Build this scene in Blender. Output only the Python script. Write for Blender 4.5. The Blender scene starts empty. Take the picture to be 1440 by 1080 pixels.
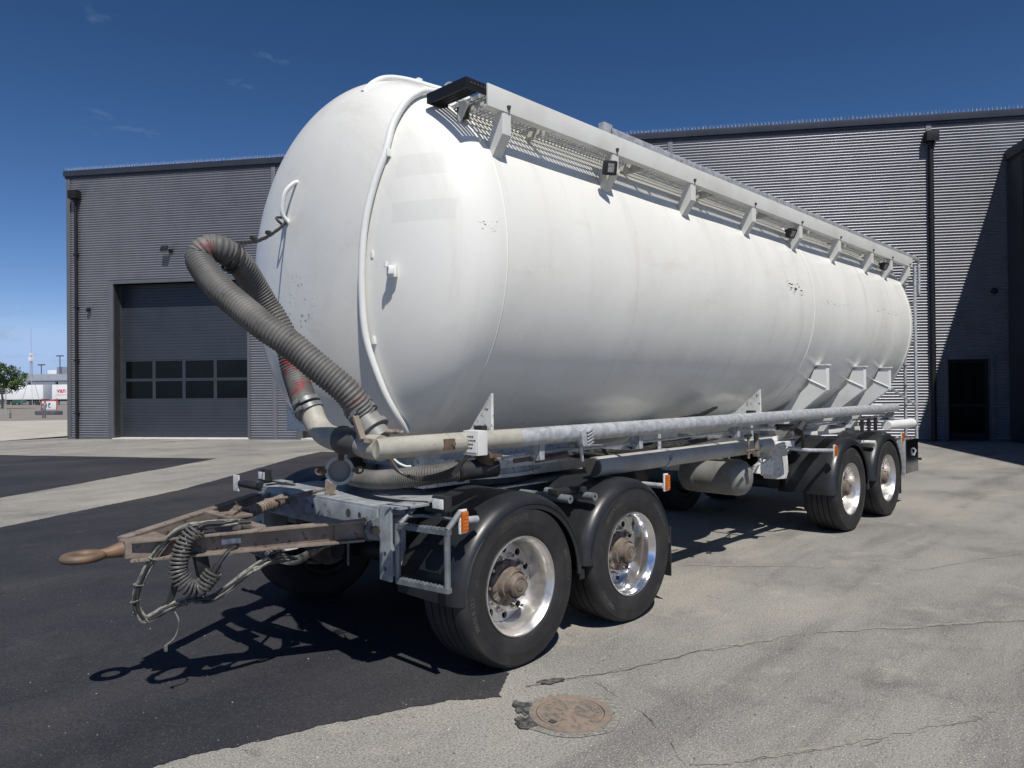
import bpy, bmesh, math, random
from mathutils import Vector, Matrix
random.seed(7)
PI = math.pi
scene = bpy.context.scene
COL = scene.collection

# ------------------------------------------------------------------ camera
cam_d = bpy.data.cameras.new("Camera")
cam_o = bpy.data.objects.new("Camera", cam_d)
COL.objects.link(cam_o)
cam_d.sensor_width = 36.0
cam_d.lens = 36.0 * 1020 / 1440
cam_d.clip_start = 0.05
cam_d.clip_end = 6000
YAW, PITCH, ROLL = 0.7677, 0.0059, -0.0088
_f = Vector((math.cos(YAW) * math.cos(PITCH), math.sin(YAW) * math.cos(PITCH), math.sin(PITCH)))
_r = Vector((math.sin(YAW), -math.cos(YAW), 0))
_u = _r.cross(_f)
_r2 = _r * math.cos(ROLL) + _u * math.sin(ROLL)
_u2 = -_r * math.sin(ROLL) + _u * math.cos(ROLL)
_m = Matrix((_r2, _u2, -_f)).transposed().to_4x4()
_m.translation = Vector((-3.2017, -4.271, 1.6843))
cam_o.matrix_world = _m
scene.camera = cam_o

# ------------------------------------------------------------------ sun + sky
SUN = Vector((-0.33, -0.562, 1.0)).normalized()
sun_d = bpy.data.lights.new("Sun", 'SUN')
sun_d.energy = 5.0
sun_d.angle = math.radians(0.53)
sun_d.color = (1.0, 0.955, 0.89)
sun_o = bpy.data.objects.new("Sun", sun_d)
COL.objects.link(sun_o)
sun_o.rotation_euler = (-SUN).to_track_quat('-Z', 'Y').to_euler()
sun_o.location = SUN * 60

world = bpy.data.worlds.new("World")
scene.world = world
world.use_nodes = True
wn = world.node_tree
wn.nodes.clear()
w_out = wn.nodes.new("ShaderNodeOutputWorld")
w_bg = wn.nodes.new("ShaderNodeBackground")
w_sky = wn.nodes.new("ShaderNodeTexSky")
w_sky.sky_type = 'NISHITA'
w_sky.sun_disc = False
w_sky.sun_elevation = math.asin(SUN.z)
w_sky.sun_rotation = math.atan2(SUN.x, SUN.y)
w_sky.altitude = 900
w_sky.air_density = 0.85
w_sky.dust_density = 0.25
w_sky.ozone_density = 3.0
w_bg.inputs['Strength'].default_value = 0.05
# thin cirrus wisps: noise in the sky itself
w_tc = wn.nodes.new("ShaderNodeTexCoord")
w_map = wn.nodes.new("ShaderNodeMapping")
w_map.inputs['Scale'].default_value = (3.0, 3.0, 9.0)
w_n = wn.nodes.new("ShaderNodeTexNoise")
w_n.inputs['Scale'].default_value = 2.4
w_n.inputs['Detail'].default_value = 9
w_n.inputs['Roughness'].default_value = 0.6
w_n.inputs['Distortion'].default_value = 0.6
w_r = wn.nodes.new("ShaderNodeValToRGB")
w_r.color_ramp.elements[0].position = 0.60
w_r.color_ramp.elements[0].color = (0, 0, 0, 1)
w_r.color_ramp.elements[1].position = 0.85
w_r.color_ramp.elements[1].color = (0.75, 0.75, 0.75, 1)
w_mix = wn.nodes.new("ShaderNodeMix")
w_mix.data_type = 'RGBA'
w_mix.inputs[7].default_value = (4.6, 6.2, 8.6, 1)
L = wn.links.new
L(w_tc.outputs['Generated'], w_map.inputs['Vector'])
L(w_map.outputs['Vector'], w_n.inputs['Vector'])
L(w_n.outputs['Fac'], w_r.inputs['Fac'])
w_sep = wn.nodes.new("ShaderNodeSeparateColor")      # polarised, deeper zenith
w_cmb = wn.nodes.new("ShaderNodeCombineColor")
L(w_sky.outputs['Color'], w_sep.inputs[0])
for ch, (pw, kk) in enumerate(((1.62, 0.65), (1.37, 0.83), (1.41, 0.84))):
    p_ = wn.nodes.new("ShaderNodeMath"); p_.operation = 'POWER'; p_.inputs[1].default_value = pw
    k_ = wn.nodes.new("ShaderNodeMath"); k_.operation = 'MULTIPLY'; k_.inputs[1].default_value = kk
    L(w_sep.outputs[ch], p_.inputs[0]); L(p_.outputs[0], k_.inputs[0]); L(k_.outputs[0], w_cmb.inputs[ch])
w_blue = w_cmb.inputs[2].links[0].from_socket            # keep the low sky a clean pale blue
for ch, lim in ((0, 0.47), (1, 0.655)):
    w_lim = wn.nodes.new("ShaderNodeMath"); w_lim.operation = 'MULTIPLY'; w_lim.inputs[1].default_value = lim
    w_min = wn.nodes.new("ShaderNodeMath"); w_min.operation = 'MINIMUM'
    L(w_blue, w_lim.inputs[0]); L(w_lim.outputs[0], w_min.inputs[1])
    L(w_cmb.inputs[ch].links[0].from_socket, w_min.inputs[0]); L(w_min.outputs[0], w_cmb.inputs[ch])
L(w_cmb.outputs[0], w_mix.inputs[6])
# keep the wisps to two small parts of the sky
w_acc = None
for wd, wr in (((0.306, 0.884, 0.354), 0.13), ((0.419, 0.822, 0.385), 0.08), ((0.227, 0.972, 0.059), 0.14)):
    vd = wn.nodes.new("ShaderNodeVectorMath"); vd.operation = 'DISTANCE'; vd.inputs[1].default_value = wd
    L(w_tc.outputs['Generated'], vd.inputs[0])
    mr = wn.nodes.new("ShaderNodeMapRange"); mr.interpolation_type = 'SMOOTHSTEP'
    mr.inputs['From Min'].default_value = wr; mr.inputs['From Max'].default_value = wr * 0.3
    L(vd.outputs['Value'], mr.inputs['Value'])
    if w_acc is None: w_acc = mr.outputs['Result']
    else:
        ad = wn.nodes.new("ShaderNodeMath"); ad.operation = 'MAXIMUM'; L(w_acc, ad.inputs[0]); L(mr.outputs['Result'], ad.inputs[1]); w_acc = ad.outputs[0]
w_mul = wn.nodes.new("ShaderNodeMath"); w_mul.operation = 'MULTIPLY'; L(w_acc, w_mul.inputs[1])
L(w_r.outputs['Color'], w_mul.inputs[0])
L(w_mul.outputs[0], w_mix.inputs[0])
L(w_mix.outputs[2], w_bg.inputs['Color'])
L(w_bg.outputs['Background'], w_out.inputs['Surface'])

scene.view_settings.view_transform = 'Standard'
scene.view_settings.look = 'None'
scene.view_settings.exposure = 0.03
scene.view_settings.gamma = 1.0
scene.render.engine = 'CYCLES'
scene.cycles.max_bounces = 6
scene.cycles.use_denoising = True

# ------------------------------------------------------------------ materials
def new_mat(name):
    m = bpy.data.materials.new(name)
    m.use_nodes = True
    nt = m.node_tree
    return m, nt, nt.nodes['Principled BSDF']

def noise(nt, vec, scale, detail=4, rough=0.55, stretch=None, dist=0.0):
    n = nt.nodes.new("ShaderNodeTexNoise")
    n.inputs['Scale'].default_value = scale
    n.inputs['Detail'].default_value = detail
    n.inputs['Roughness'].default_value = rough
    n.inputs['Distortion'].default_value = dist
    if stretch:
        mp = nt.nodes.new("ShaderNodeMapping")
        mp.inputs['Scale'].default_value = stretch[:3]
        if len(stretch) > 3:
            mp.inputs['Rotation'].default_value = (0, 0, stretch[3])
        nt.links.new(vec, mp.inputs['Vector'])
        nt.links.new(mp.outputs['Vector'], n.inputs['Vector'])
    else:
        nt.links.new(vec, n.inputs['Vector'])
    return n.outputs['Fac']

def ramp(nt, fac, p0, p1, c0=0.0, c1=1.0):
    r = nt.nodes.new("ShaderNodeMapRange")
    r.interpolation_type = 'SMOOTHSTEP'
    r.inputs['From Min'].default_value = p0
    r.inputs['From Max'].default_value = p1
    r.inputs['To Min'].default_value = c0
    r.inputs['To Max'].default_value = c1
    nt.links.new(fac, r.inputs['Value'])
    return r.outputs['Result']

def mixc(nt, fac, a, b):
    m = nt.nodes.new("ShaderNodeMix")
    m.data_type = 'RGBA'
    for i, v in ((6, a), (7, b)):
        if isinstance(v, (tuple, list)):
            m.inputs[i].default_value = (v[0], v[1], v[2], 1)
        else:
            nt.links.new(v, m.inputs[i])
    if isinstance(fac, (int, float)):
        m.inputs[0].default_value = fac
    else:
        nt.links.new(fac, m.inputs[0])
    return m.outputs[2]

def math_(nt, op, a, b=None):
    m = nt.nodes.new("ShaderNodeMath")
    m.operation = op
    for i, v in ((0, a), (1, b)):
        if v is None:
            continue
        if isinstance(v, (int, float)):
            m.inputs[i].default_value = v
        else:
            nt.links.new(v, m.inputs[i])
    return m.outputs[0]

def objco(nt):
    return nt.nodes.new("ShaderNodeTexCoord").outputs['Object']

def boxmask(nt, vec, lo, hi, soft=0.01):
    s = nt.nodes.new("ShaderNodeSeparateXYZ")
    nt.links.new(vec, s.inputs[0])
    out = None
    for i in range(3):
        if lo[i] is None:
            continue
        a = ramp(nt, s.outputs[i], lo[i] - soft, lo[i] + soft)
        b = ramp(nt, s.outputs[i], hi[i] - soft, hi[i] + soft, 1.0, 0.0)
        ab = math_(nt, 'MULTIPLY', a, b)
        out = ab if out is None else math_(nt, 'MULTIPLY', out, ab)
    return out

def mat(name, c1, c2=None, scale=4.0, lo=0.4, hi=0.65, rough=0.5, metal=0.0, dirt=None,
        bump=None, coat=0.0, spec=0.5, rvar=0.0, stretch=None):
    m, nt, bs = new_mat(name)
    v = objco(nt)
    colr = c1
    if c2 is not None:
        colr = mixc(nt, ramp(nt, noise(nt, v, scale, 6, 0.6, stretch), lo, hi), c1, c2)
    if dirt is not None:                      # (colour, scale, threshold, softness)
        colr = mixc(nt, ramp(nt, noise(nt, v, dirt[1], 7, 0.65), dirt[2], dirt[2] + dirt[3]), colr, dirt[0])
    if isinstance(colr, (tuple, list)):
        bs.inputs['Base Color'].default_value = (colr[0], colr[1], colr[2], 1)
    else:
        nt.links.new(colr, bs.inputs['Base Color'])
    bs.inputs['Roughness'].default_value = rough
    if rvar:
        nt.links.new(ramp(nt, noise(nt, v, scale * 2.3, 5), 0.3, 0.7, max(0.02, rough - rvar), rough + rvar), bs.inputs['Roughness'])
    bs.inputs['Metallic'].default_value = metal
    bs.inputs['Specular IOR Level'].default_value = spec
    bs.inputs['Coat Weight'].default_value = coat
    bs.inputs['Coat Roughness'].default_value = 0.1
    if bump is not None:                      # (scale, strength, distance)
        b = nt.nodes.new("ShaderNodeBump")
        b.inputs['Strength'].default_value = bump[1]
        b.inputs['Distance'].default_value = bump[2]
        nt.links.new(noise(nt, v, bump[0], 4), b.inputs['Height'])
        nt.links.new(b.outputs['Normal'], bs.inputs['Normal'])
    return m

M = {}
M['white'] = mat('white_paint', (0.72, 0.725, 0.70), (0.60, 0.595, 0.56), 3.5, 0.5, 0.8, 0.38,
                 dirt=((0.22, 0.19, 0.15), 9.0, 0.66, 0.10), bump=(30, 0.1, 0.003))
M['dirty_white'] = mat('dirty_white_paint', (0.66, 0.66, 0.63), (0.45, 0.44, 0.40), 6, 0.45, 0.7, 0.45,
                       dirt=((0.10, 0.085, 0.07), 26.0, 0.58, 0.06), bump=(40, 0.2, 0.004))
M['fascia'] = mat('fascia_paint', (0.62, 0.62, 0.585), (0.54, 0.53, 0.49), 3, 0.4, 0.75, 0.45,
                  dirt=((0.33, 0.27, 0.20), 5.0, 0.72, 0.05))
M['galv'] = mat('galvanised_steel', (0.50, 0.515, 0.53), (0.33, 0.345, 0.36), 22, 0.35, 0.65, 0.5, metal=0.35,
                dirt=((0.27, 0.25, 0.22), 8.0, 0.62, 0.1), bump=(60, 0.15, 0.002), rvar=0.1)
M['galv_blue'] = mat('galvanised_frame', (0.20, 0.222, 0.238), (0.125, 0.14, 0.15), 12, 0.35, 0.65, 0.5, metal=0.3,
                     dirt=((0.16, 0.14, 0.12), 7.0, 0.62, 0.1), bump=(60, 0.15, 0.002))
M['steel_old'] = mat('weathered_steel', (0.165, 0.132, 0.108), (0.235, 0.20, 0.17), 9, 0.35, 0.65, 0.7, metal=0.15,
                     dirt=((0.09, 0.055, 0.035), 18.0, 0.55, 0.1), bump=(80, 0.3, 0.003))
M['eye_rust'] = mat('rusty_eye', (0.20, 0.125, 0.075), (0.13, 0.095, 0.07), 14, 0.35, 0.65, 0.65, metal=0.3,
                    bump=(60, 0.3, 0.003))
M['rust'] = mat('rust', (0.075, 0.045, 0.030), (0.13, 0.09, 0.065), 20, 0.35, 0.65, 0.8)
M['black_steel'] = mat('black_steel', (0.016, 0.016, 0.018), (0.03, 0.03, 0.03), 6, 0.4, 0.7, 0.55)
M['deck'] = mat('worn_deck_plate', (0.34, 0.35, 0.365), (0.22, 0.23, 0.24), 7, 0.4, 0.65, 0.5, metal=0.2, dirt=((0.10, 0.095, 0.09), 9.0, 0.58, 0.1))
M['galv_beam'] = mat('galvanised_beam', (0.37, 0.40, 0.42), (0.24, 0.265, 0.28), 9, 0.35, 0.65, 0.5, metal=0.25, dirt=((0.15, 0.135, 0.12), 8.0, 0.60, 0.1), bump=(60, 0.15, 0.002))
M['ring_dark'] = mat('dark_ring', (0.022, 0.026, 0.036), rough=0.6)
M['fender'] = mat('fender_plastic', (0.013, 0.0145, 0.017), (0.023, 0.024, 0.026), 3.0, 0.42, 0.75, 0.40,
                  dirt=((0.07, 0.068, 0.062), 5.0, 0.66, 0.16), bump=(120, 0.08, 0.001), rvar=0.07)
M['rubber'] = mat('tyre_rubber', (0.013, 0.013, 0.014), (0.027, 0.026, 0.025), 5, 0.38, 0.72, 0.62,
                  dirt=((0.075, 0.070, 0.062), 7.0, 0.62, 0.2), bump=(90, 0.2, 0.001))
M['rubber_text'] = mat('tyre_lettering', (0.060, 0.058, 0.054), (0.030, 0.029, 0.028), 8, 0.4, 0.7, 0.45)
M['alu'] = mat('aluminium_rim', (0.66, 0.65, 0.63), (0.50, 0.48, 0.45), 7, 0.4, 0.75, 0.36, metal=0.85,
               dirt=((0.20, 0.165, 0.135), 9.0, 0.62, 0.18), rvar=0.08)
M['alu_polished'] = mat('polished_aluminium_rim', (0.80, 0.80, 0.80), (0.70, 0.70, 0.70), 9, 0.4, 0.7, 0.16, metal=0.95,
                        dirt=((0.42, 0.39, 0.35), 10.0, 0.68, 0.16), rvar=0.05)
M['chrome'] = mat('zinc_nut', (0.62, 0.60, 0.57), (0.38, 0.33, 0.28), 30, 0.4, 0.7, 0.3, metal=0.9)
M['hub'] = mat('dusty_hub', (0.185, 0.152, 0.125), (0.11, 0.085, 0.065), 16, 0.35, 0.65, 0.75, bump=(50, 0.3, 0.004))
M['tube_grey'] = mat('grey_tube', (0.20, 0.20, 0.188), (0.15, 0.147, 0.135), 5, 0.4, 0.7, 0.5)
M['beige_pipe'] = mat('beige_painted_pipe', (0.36, 0.345, 0.295), (0.27, 0.258, 0.22), 9, 0.4, 0.7, 0.55,
                      dirt=((0.16, 0.10, 0.06), 60.0, 0.63, 0.05), bump=(60, 0.15, 0.002))
M['cable'] = mat('grey_cable', (0.23, 0.225, 0.195), (0.07, 0.07, 0.065), 22, 0.4, 0.65, 0.6)
M['cable_black'] = mat('black_cable', (0.020, 0.020, 0.020), (0.055, 0.052, 0.048), 20, 0.5, 0.7, 0.5)
M['orange'] = mat('amber_lens', (0.52, 0.13, 0.012), (0.42, 0.09, 0.008), 40, 0.4, 0.7, 0.15, coat=0.5)
M['lens'] = mat('clear_lens', (0.74, 0.75, 0.76), (0.55, 0.56, 0.57), 50, 0.4, 0.6, 0.12, coat=0.5)
M['lens_dim'] = mat('dim_lens', (0.30, 0.31, 0.31), (0.18, 0.18, 0.18), 60, 0.4, 0.6, 0.15)
M['sleeve'] = mat('dark_sleeve', (0.07, 0.068, 0.062), (0.045, 0.044, 0.04), 7, 0.4, 0.7, 0.6)
M['tube_light'] = mat('pale_tube', (0.37, 0.365, 0.34), (0.29, 0.285, 0.265), 5, 0.4, 0.7, 0.5)
M['clamp'] = mat('clamp_steel', (0.20, 0.205, 0.21), (0.12, 0.12, 0.12), 14, 0.4, 0.7, 0.45, metal=0.3)
M['spring'] = mat('spring_steel', (0.24, 0.19, 0.15), (0.16, 0.12, 0.095), 14, 0.4, 0.7, 0.6)
M['coil'] = mat('dark_coil', (0.10, 0.098, 0.092), (0.05, 0.05, 0.047), 14, 0.4, 0.65, 0.45)
M['steel_box'] = mat('stainless_box', (0.36, 0.37, 0.38), (0.30, 0.30, 0.31), 3, 0.4, 0.7, 0.17, metal=1.0)
M['label'] = mat('sticker', (0.62, 0.62, 0.60), (0.56, 0.56, 0.54), 20, 0.4, 0.7, 0.5)
M['ink'] = mat('ink', (0.05, 0.05, 0.05), rough=0.7)
M['cladding'] = mat('corrugated_cladding', (0.245, 0.250, 0.275), (0.215, 0.220, 0.243), 1.3, 0.4, 0.7, 0.36, metal=0.45, spec=1.0, rvar=0.02)
M['joint'] = mat('joint_strip_paint', (0.15, 0.152, 0.17), (0.135, 0.137, 0.155), 2, 0.4, 0.7, 0.42)
M['trim'] = mat('dark_trim', (0.105, 0.11, 0.122), (0.09, 0.094, 0.104), 2, 0.4, 0.7, 0.42)
M['roof_trim'] = mat('roof_flashing', (0.035, 0.038, 0.048), (0.028, 0.03, 0.038), 2, 0.4, 0.7, 0.32)
M['reveal'] = mat('reveal_sheet', (0.075, 0.076, 0.076), (0.06, 0.06, 0.06), 4, 0.4, 0.7, 0.45)
M['door'] = mat('sectional_door_paint', (0.031, 0.037, 0.050), (0.026, 0.032, 0.043), 1.2, 0.4, 0.7, 0.42)
M['glass'] = mat('dark_glass', (0.003, 0.0035, 0.004), (0.004, 0.005, 0.005), 1.6, 0.45, 0.6, 0.04, spec=0.22)
M['pipe_black'] = mat('black_downpipe', (0.011, 0.012, 0.014), (0.016, 0.016, 0.019), 3, 0.4, 0.7, 0.5, spec=0.3)
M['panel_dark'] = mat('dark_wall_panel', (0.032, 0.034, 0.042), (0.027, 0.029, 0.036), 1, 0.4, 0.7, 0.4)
M['sill'] = mat('pale_threshold', (0.58, 0.57, 0.54), (0.45, 0.44, 0.41), 6, 0.4, 0.7, 0.7)
M['spike'] = mat('spike_wire', (0.50, 0.51, 0.53), rough=0.55, metal=0.1)
M['truck_white'] = mat('trailer_white', (0.74, 0.75, 0.76), (0.68, 0.69, 0.70), 0.6, 0.4, 0.7, 0.45)
M['truck_dark'] = mat('trailer_underside', (0.03, 0.035, 0.035), (0.05, 0.06, 0.055), 1, 0.4, 0.7, 0.7)
M['green_dark'] = mat('green_side_skirt', (0.03, 0.10, 0.075), (0.025, 0.08, 0.06), 1, 0.4, 0.7, 0.6)
M['red'] = mat('red_letter', (0.55, 0.03, 0.04), rough=0.5)
M['far_wall'] = mat('far_metal_wall', (0.23, 0.26, 0.31), (0.19, 0.215, 0.26), 0.8, 0.4, 0.7, 0.5, stretch=(8, 8, 0.05))
M['far_light'] = mat('far_pale_band', (0.34, 0.37, 0.42), (0.30, 0.33, 0.38), 0.5, 0.4, 0.7, 0.5)
M['trunk'] = mat('bark', (0.07, 0.055, 0.04), (0.04, 0.03, 0.022), 6, 0.4, 0.7, 0.9)
M['sign_white'] = mat('sign_board', (0.75, 0.75, 0.75), rough=0.5)
M['concrete_foot'] = mat('grey_foot_block', (0.10, 0.11, 0.13), (0.075, 0.08, 0.10), 4, 0.4, 0.7, 0.8)

# --- tank paint: glossy off-white, faint grime, scuffs with a shape of their own
def tank_paint():
    m, nt, bs = new_mat('tank_paint')
    v = objco(nt)
    c = mixc(nt, ramp(nt, noise(nt, v, 0.7, 5, 0.6, (1.0, 1.0, 0.45)), 0.35, 0.75), (0.735, 0.732, 0.685), (0.685, 0.678, 0.630))
    # run-down grime streaks (thin along the girth)
    c = mixc(nt, math_(nt, 'MULTIPLY', ramp(nt, noise(nt, v, 1.0, 7, 0.7, (7.0, 0.6, 0.6)), 0.50, 0.80), 0.55), c, (0.50, 0.475, 0.415))
    c = mixc(nt, math_(nt, 'MULTIPLY', ramp(nt, noise(nt, v, 2.6, 8, 0.72, (0.5, 1, 1.4)), 0.55, 0.75), 0.35), c, (0.52, 0.50, 0.44))
    c = mixc(nt, math_(nt, 'MULTIPLY', ramp(nt, noise(nt, v, 1.0, 6, 0.7, (22.0, 0.8, 0.8)), 0.62, 0.76), 0.16), c, (0.42, 0.39, 0.33))
    c = mixc(nt, math_(nt, 'MULTIPLY', ramp(nt, noise(nt, v, 14.0, 6, 0.7), 0.68, 0.74), 0.35), c, (0.40, 0.36, 0.30))
    # two rectangles of old sticker film on the front shoulder
    for zl, zh in ((2.655, 2.775), (2.93, 3.065)):
        k = boxmask(nt, v, (-0.70, -1.175, zl), (-0.38, -0.82, zh), 0.003)
        c = mixc(nt, math_(nt, 'MULTIPLY', k, 0.30), c, (0.56, 0.565, 0.53))
    # black scuffs where lettering was scraped off
    for lo, hi, th, sc in (((3.80, None, 2.60), (4.15, None, 2.72), 0.57, 22), ((4.8, None, 2.56), (5.7, None, 2.60), 0.60, 22),
                           ((6.4, None, 2.60), (7.2, None, 2.64), 0.56, 20), ((-0.33, None, 2.60), (-0.20, None, 2.67), 0.62, 40)):
        k = boxmask(nt, v, (lo[0], -1.4, lo[2]), (hi[0], -1.0, hi[2]), 0.02)
        n = ramp(nt, noise(nt, v, sc, 4, 0.6, (0.6, 1, 2.2)), th, th + 0.03)
        c = mixc(nt, math_(nt, 'MULTIPLY', k, n), c, (0.035, 0.032, 0.03))
    # rub marks of the hose on the front head
    k = boxmask(nt, v, (-0.9, -0.10, 2.02), (-0.5, 0.22, 2.45), 0.05)
    n = ramp(nt, noise(nt, v, 1.0, 3, 0.6, (8, 26, 42)), 0.60, 0.66)
    c = mixc(nt, math_(nt, 'MULTIPLY', math_(nt, 'MULTIPLY', k, n), 0.75), c, (0.20, 0.19, 0.175))
    nt.links.new(c, bs.inputs['Base Color'])
    bs.inputs['Specular IOR Level'].default_value = 0.34
    nt.links.new(ramp(nt, noise(nt, v, 1.7, 5), 0.3, 0.7, 0.19, 0.31), bs.inputs['Roughness'])
    b1 = nt.nodes.new("ShaderNodeBump")
    b1.inputs['Strength'].default_value = 0.5
    b1.inputs['Distance'].default_value = 0.045
    nt.links.new(noise(nt, v, 1.5, 2, 0.4, (1.0, 0.6, 0.6)), b1.inputs['Height'])
    b2 = nt.nodes.new("ShaderNodeBump")
    b2.inputs['Strength'].default_value = 0.22
    b2.inputs['Distance'].default_value = 0.006
    nt.links.new(noise(nt, v, 6.0, 4, 0.6), b2.inputs['Height'])
    nt.links.new(b1.outputs['Normal'], b2.inputs['Normal'])
    nt.links.new(b2.outputs['Normal'], bs.inputs['Normal'])
    return m
M['tank'] = tank_paint()

def hose_mat():
    m, nt, bs = new_mat('hose_rubber')
    v = objco(nt)
    c = mixc(nt, ramp(nt, noise(nt, v, 5.0, 5), 0.38, 0.7), (0.082, 0.080, 0.075), (0.138, 0.134, 0.125))
    c = mixc(nt, ramp(nt, noise(nt, v, 22.0, 5), 0.6, 0.72), c, (0.06, 0.057, 0.05))
    for p, r in (((-1.48, -0.27, 2.48), 0.085), ((-1.03, -1.03, 1.63), 0.11), ((-0.97, -0.36, 1.69), 0.12), ((-0.96, -0.27, 1.81), 0.11)):
        d = nt.nodes.new("ShaderNodeVectorMath")
        d.operation = 'DISTANCE'
        nt.links.new(v, d.inputs[0])
        d.inputs[1].default_value = p
        k = ramp(nt, d.outputs['Value'], r * 0.8, r, 1.0, 0.0)
        n = ramp(nt, noise(nt, v, 13.0, 5, 0.6, (1, 1, 1.6)), 0.53, 0.57)
        c = mixc(nt, math_(nt, 'MULTIPLY', k, n), c, (0.17, 0.030, 0.034))
    nt.links.new(c, bs.inputs['Base Color'])
    bs.inputs['Roughness'].default_value = 0.62
    return m
M['hose'] = hose_mat()

# --- grounds
def ground_mat(name, base, alt, dark, stone, stone_t=0.70, dusty=None, rough=0.85, lines=True, contrast=1.0):
    m, nt, bs = new_mat(name)
    v = objco(nt)
    c = mixc(nt, ramp(nt, noise(nt, v, 0.45, 6, 0.62, None, 0.4), 0.36, 0.66), base, alt)
    c = mixc(nt, math_(nt, 'MULTIPLY', ramp(nt, noise(nt, v, 0.9, 7, 0.68), 0.50, 0.72), 0.75 * contrast), c, dark)
    # long sweeping tyre wear
    c = mixc(nt, math_(nt, 'MULTIPLY', ramp(nt, noise(nt, v, 1.0, 5, 0.6, (0.16, 1.5, 1, 0.75), 0.3), 0.52, 0.70), 0.55 * contrast), c, dark)
    if dusty:
        c = mixc(nt, math_(nt, 'MULTIPLY', ramp(nt, noise(nt, v, 0.33, 6, 0.6, (0.6, 1.3, 1, -0.35)), 0.48, 0.66), 0.7), c, dusty)
    c = mixc(nt, math_(nt, 'MULTIPLY', ramp(nt, noise(nt, v, 1.0, 7, 0.7, (0.35, 2.6, 1, 1.9), 0.5), 0.56, 0.72), 0.6 * contrast), c, dark)
    if dusty:
        c = mixc(nt, math_(nt, 'MULTIPLY', ramp(nt, noise(nt, v, 2.2, 8, 0.72), 0.54, 0.70), 0.65), c, dusty)
        c = mixc(nt, math_(nt, 'MULTIPLY', ramp(nt, noise(nt, v, 5.5, 8, 0.75, None, 0.8), 0.58, 0.68), 0.5 * contrast), c, dark)
    # aggregate
    g = noise(nt, v, 70.0, 3, 0.75)
    c = mixc(nt, math_(nt, 'MULTIPLY', ramp(nt, g, 0.34, 0.52, 1.0, 0.0), 0.75), c, dark)
    c = mixc(nt, ramp(nt, noise(nt, v, 48.0, 2, 0.6), stone_t, stone_t + 0.03), c, stone)
    c = mixc(nt, math_(nt, 'MULTIPLY', ramp(nt, noise(nt, v, 120.0, 2, 0.6), 0.57, 0.66), 0.7 if contrast >= 1.0 else 0.35), c, stone)
    # small dark crumbs
    c = mixc(nt, math_(nt, 'MULTIPLY', ramp(nt, noise(nt, v, 17.0, 3, 0.6), 0.70, 0.73), 0.8), c, dark)
    nt.links.new(c, bs.inputs['Base Color'])
    bs.inputs['Roughness'].default_value = rough
    bs.inputs['Specular IOR Level'].default_value = 0.25
    b = nt.nodes.new("ShaderNodeBump")
    b.inputs['Strength'].default_value = 0.55
    b.inputs['Distance'].default_value = 0.006
    nt.links.new(g, b.inputs['Height'])
    b2 = nt.nodes.new("ShaderNodeBump")
    b2.inputs['Strength'].default_value = 0.35
    b2.inputs['Distance'].default_value = 0.03
    nt.links.new(noise(nt, v, 3.0, 5), b2.inputs['Height'])
    nt.links.new(b.outputs['Normal'], b2.inputs['Normal'])
    nt.links.new(b2.outputs['Normal'], bs.inputs['Normal'])
    return m
M['yard'] = ground_mat('old_grey_asphalt', (0.262, 0.253, 0.232), (0.205, 0.199, 0.186), (0.088, 0.086, 0.081), (0.55, 0.53, 0.49), 0.70,
                       dusty=(0.345, 0.318, 0.270))
M['fresh'] = ground_mat('fresh_dark_asphalt', (0.0235, 0.0245, 0.031), (0.037, 0.037, 0.042), (0.017, 0.018, 0.022), (0.12, 0.12, 0.125), 0.735,
                        dusty=(0.056, 0.054, 0.054), rough=0.75, contrast=0.9)
M['slab'] = ground_mat('pale_concrete', (0.44, 0.42, 0.37), (0.38, 0.36, 0.315), (0.31, 0.29, 0.25), (0.5, 0.48, 0.44), 0.75)
M['gravel_yard'] = ground_mat('brown_grey_yard', (0.245, 0.22, 0.19), (0.205, 0.185, 0.16), (0.15, 0.14, 0.125), (0.33, 0.31, 0.28), 0.75)
M['crack_light'] = mat('crumbled_crack_edge', (0.275, 0.257, 0.215), (0.20, 0.193, 0.175), 30, 0.35, 0.65, 0.95, bump=(60, 0.5, 0.01))
M['crack_dark'] = mat('open_crack', (0.055, 0.052, 0.048), (0.15, 0.143, 0.132), 25, 0.35, 0.65, 0.95)
M['stone'] = mat('grit_stone', (0.33, 0.32, 0.30), (0.20, 0.195, 0.185), 40, 0.4, 0.6, 0.9)
M['mortar'] = mat('crumbled_mortar', (0.17, 0.165, 0.15), (0.28, 0.265, 0.225), 45, 0.4, 0.62, 0.95, dirt=((0.05, 0.048, 0.045), 38, 0.6, 0.04), bump=(60, 0.8, 0.012))
M['tar'] = mat('black_tar_filler', (0.026, 0.026, 0.026), (0.11, 0.107, 0.10), 30, 0.4, 0.6, 0.8, bump=(70, 0.8, 0.012))
M['manhole'] = mat('rusty_cast_iron', (0.235, 0.182, 0.142), (0.185, 0.152, 0.125), 11, 0.38, 0.62, 0.85,
                   dirt=((0.15, 0.135, 0.115), 24, 0.5, 0.12), bump=(90, 0.4, 0.004))
M['leaf_a'] = mat('leaf_light', (0.085, 0.14, 0.03), (0.06, 0.105, 0.025), 2, 0.4, 0.6, 0.6)
M['leaf_b'] = mat('leaf_dark', (0.04, 0.075, 0.018), (0.03, 0.055, 0.014), 2, 0.4, 0.6, 0.6)

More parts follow.
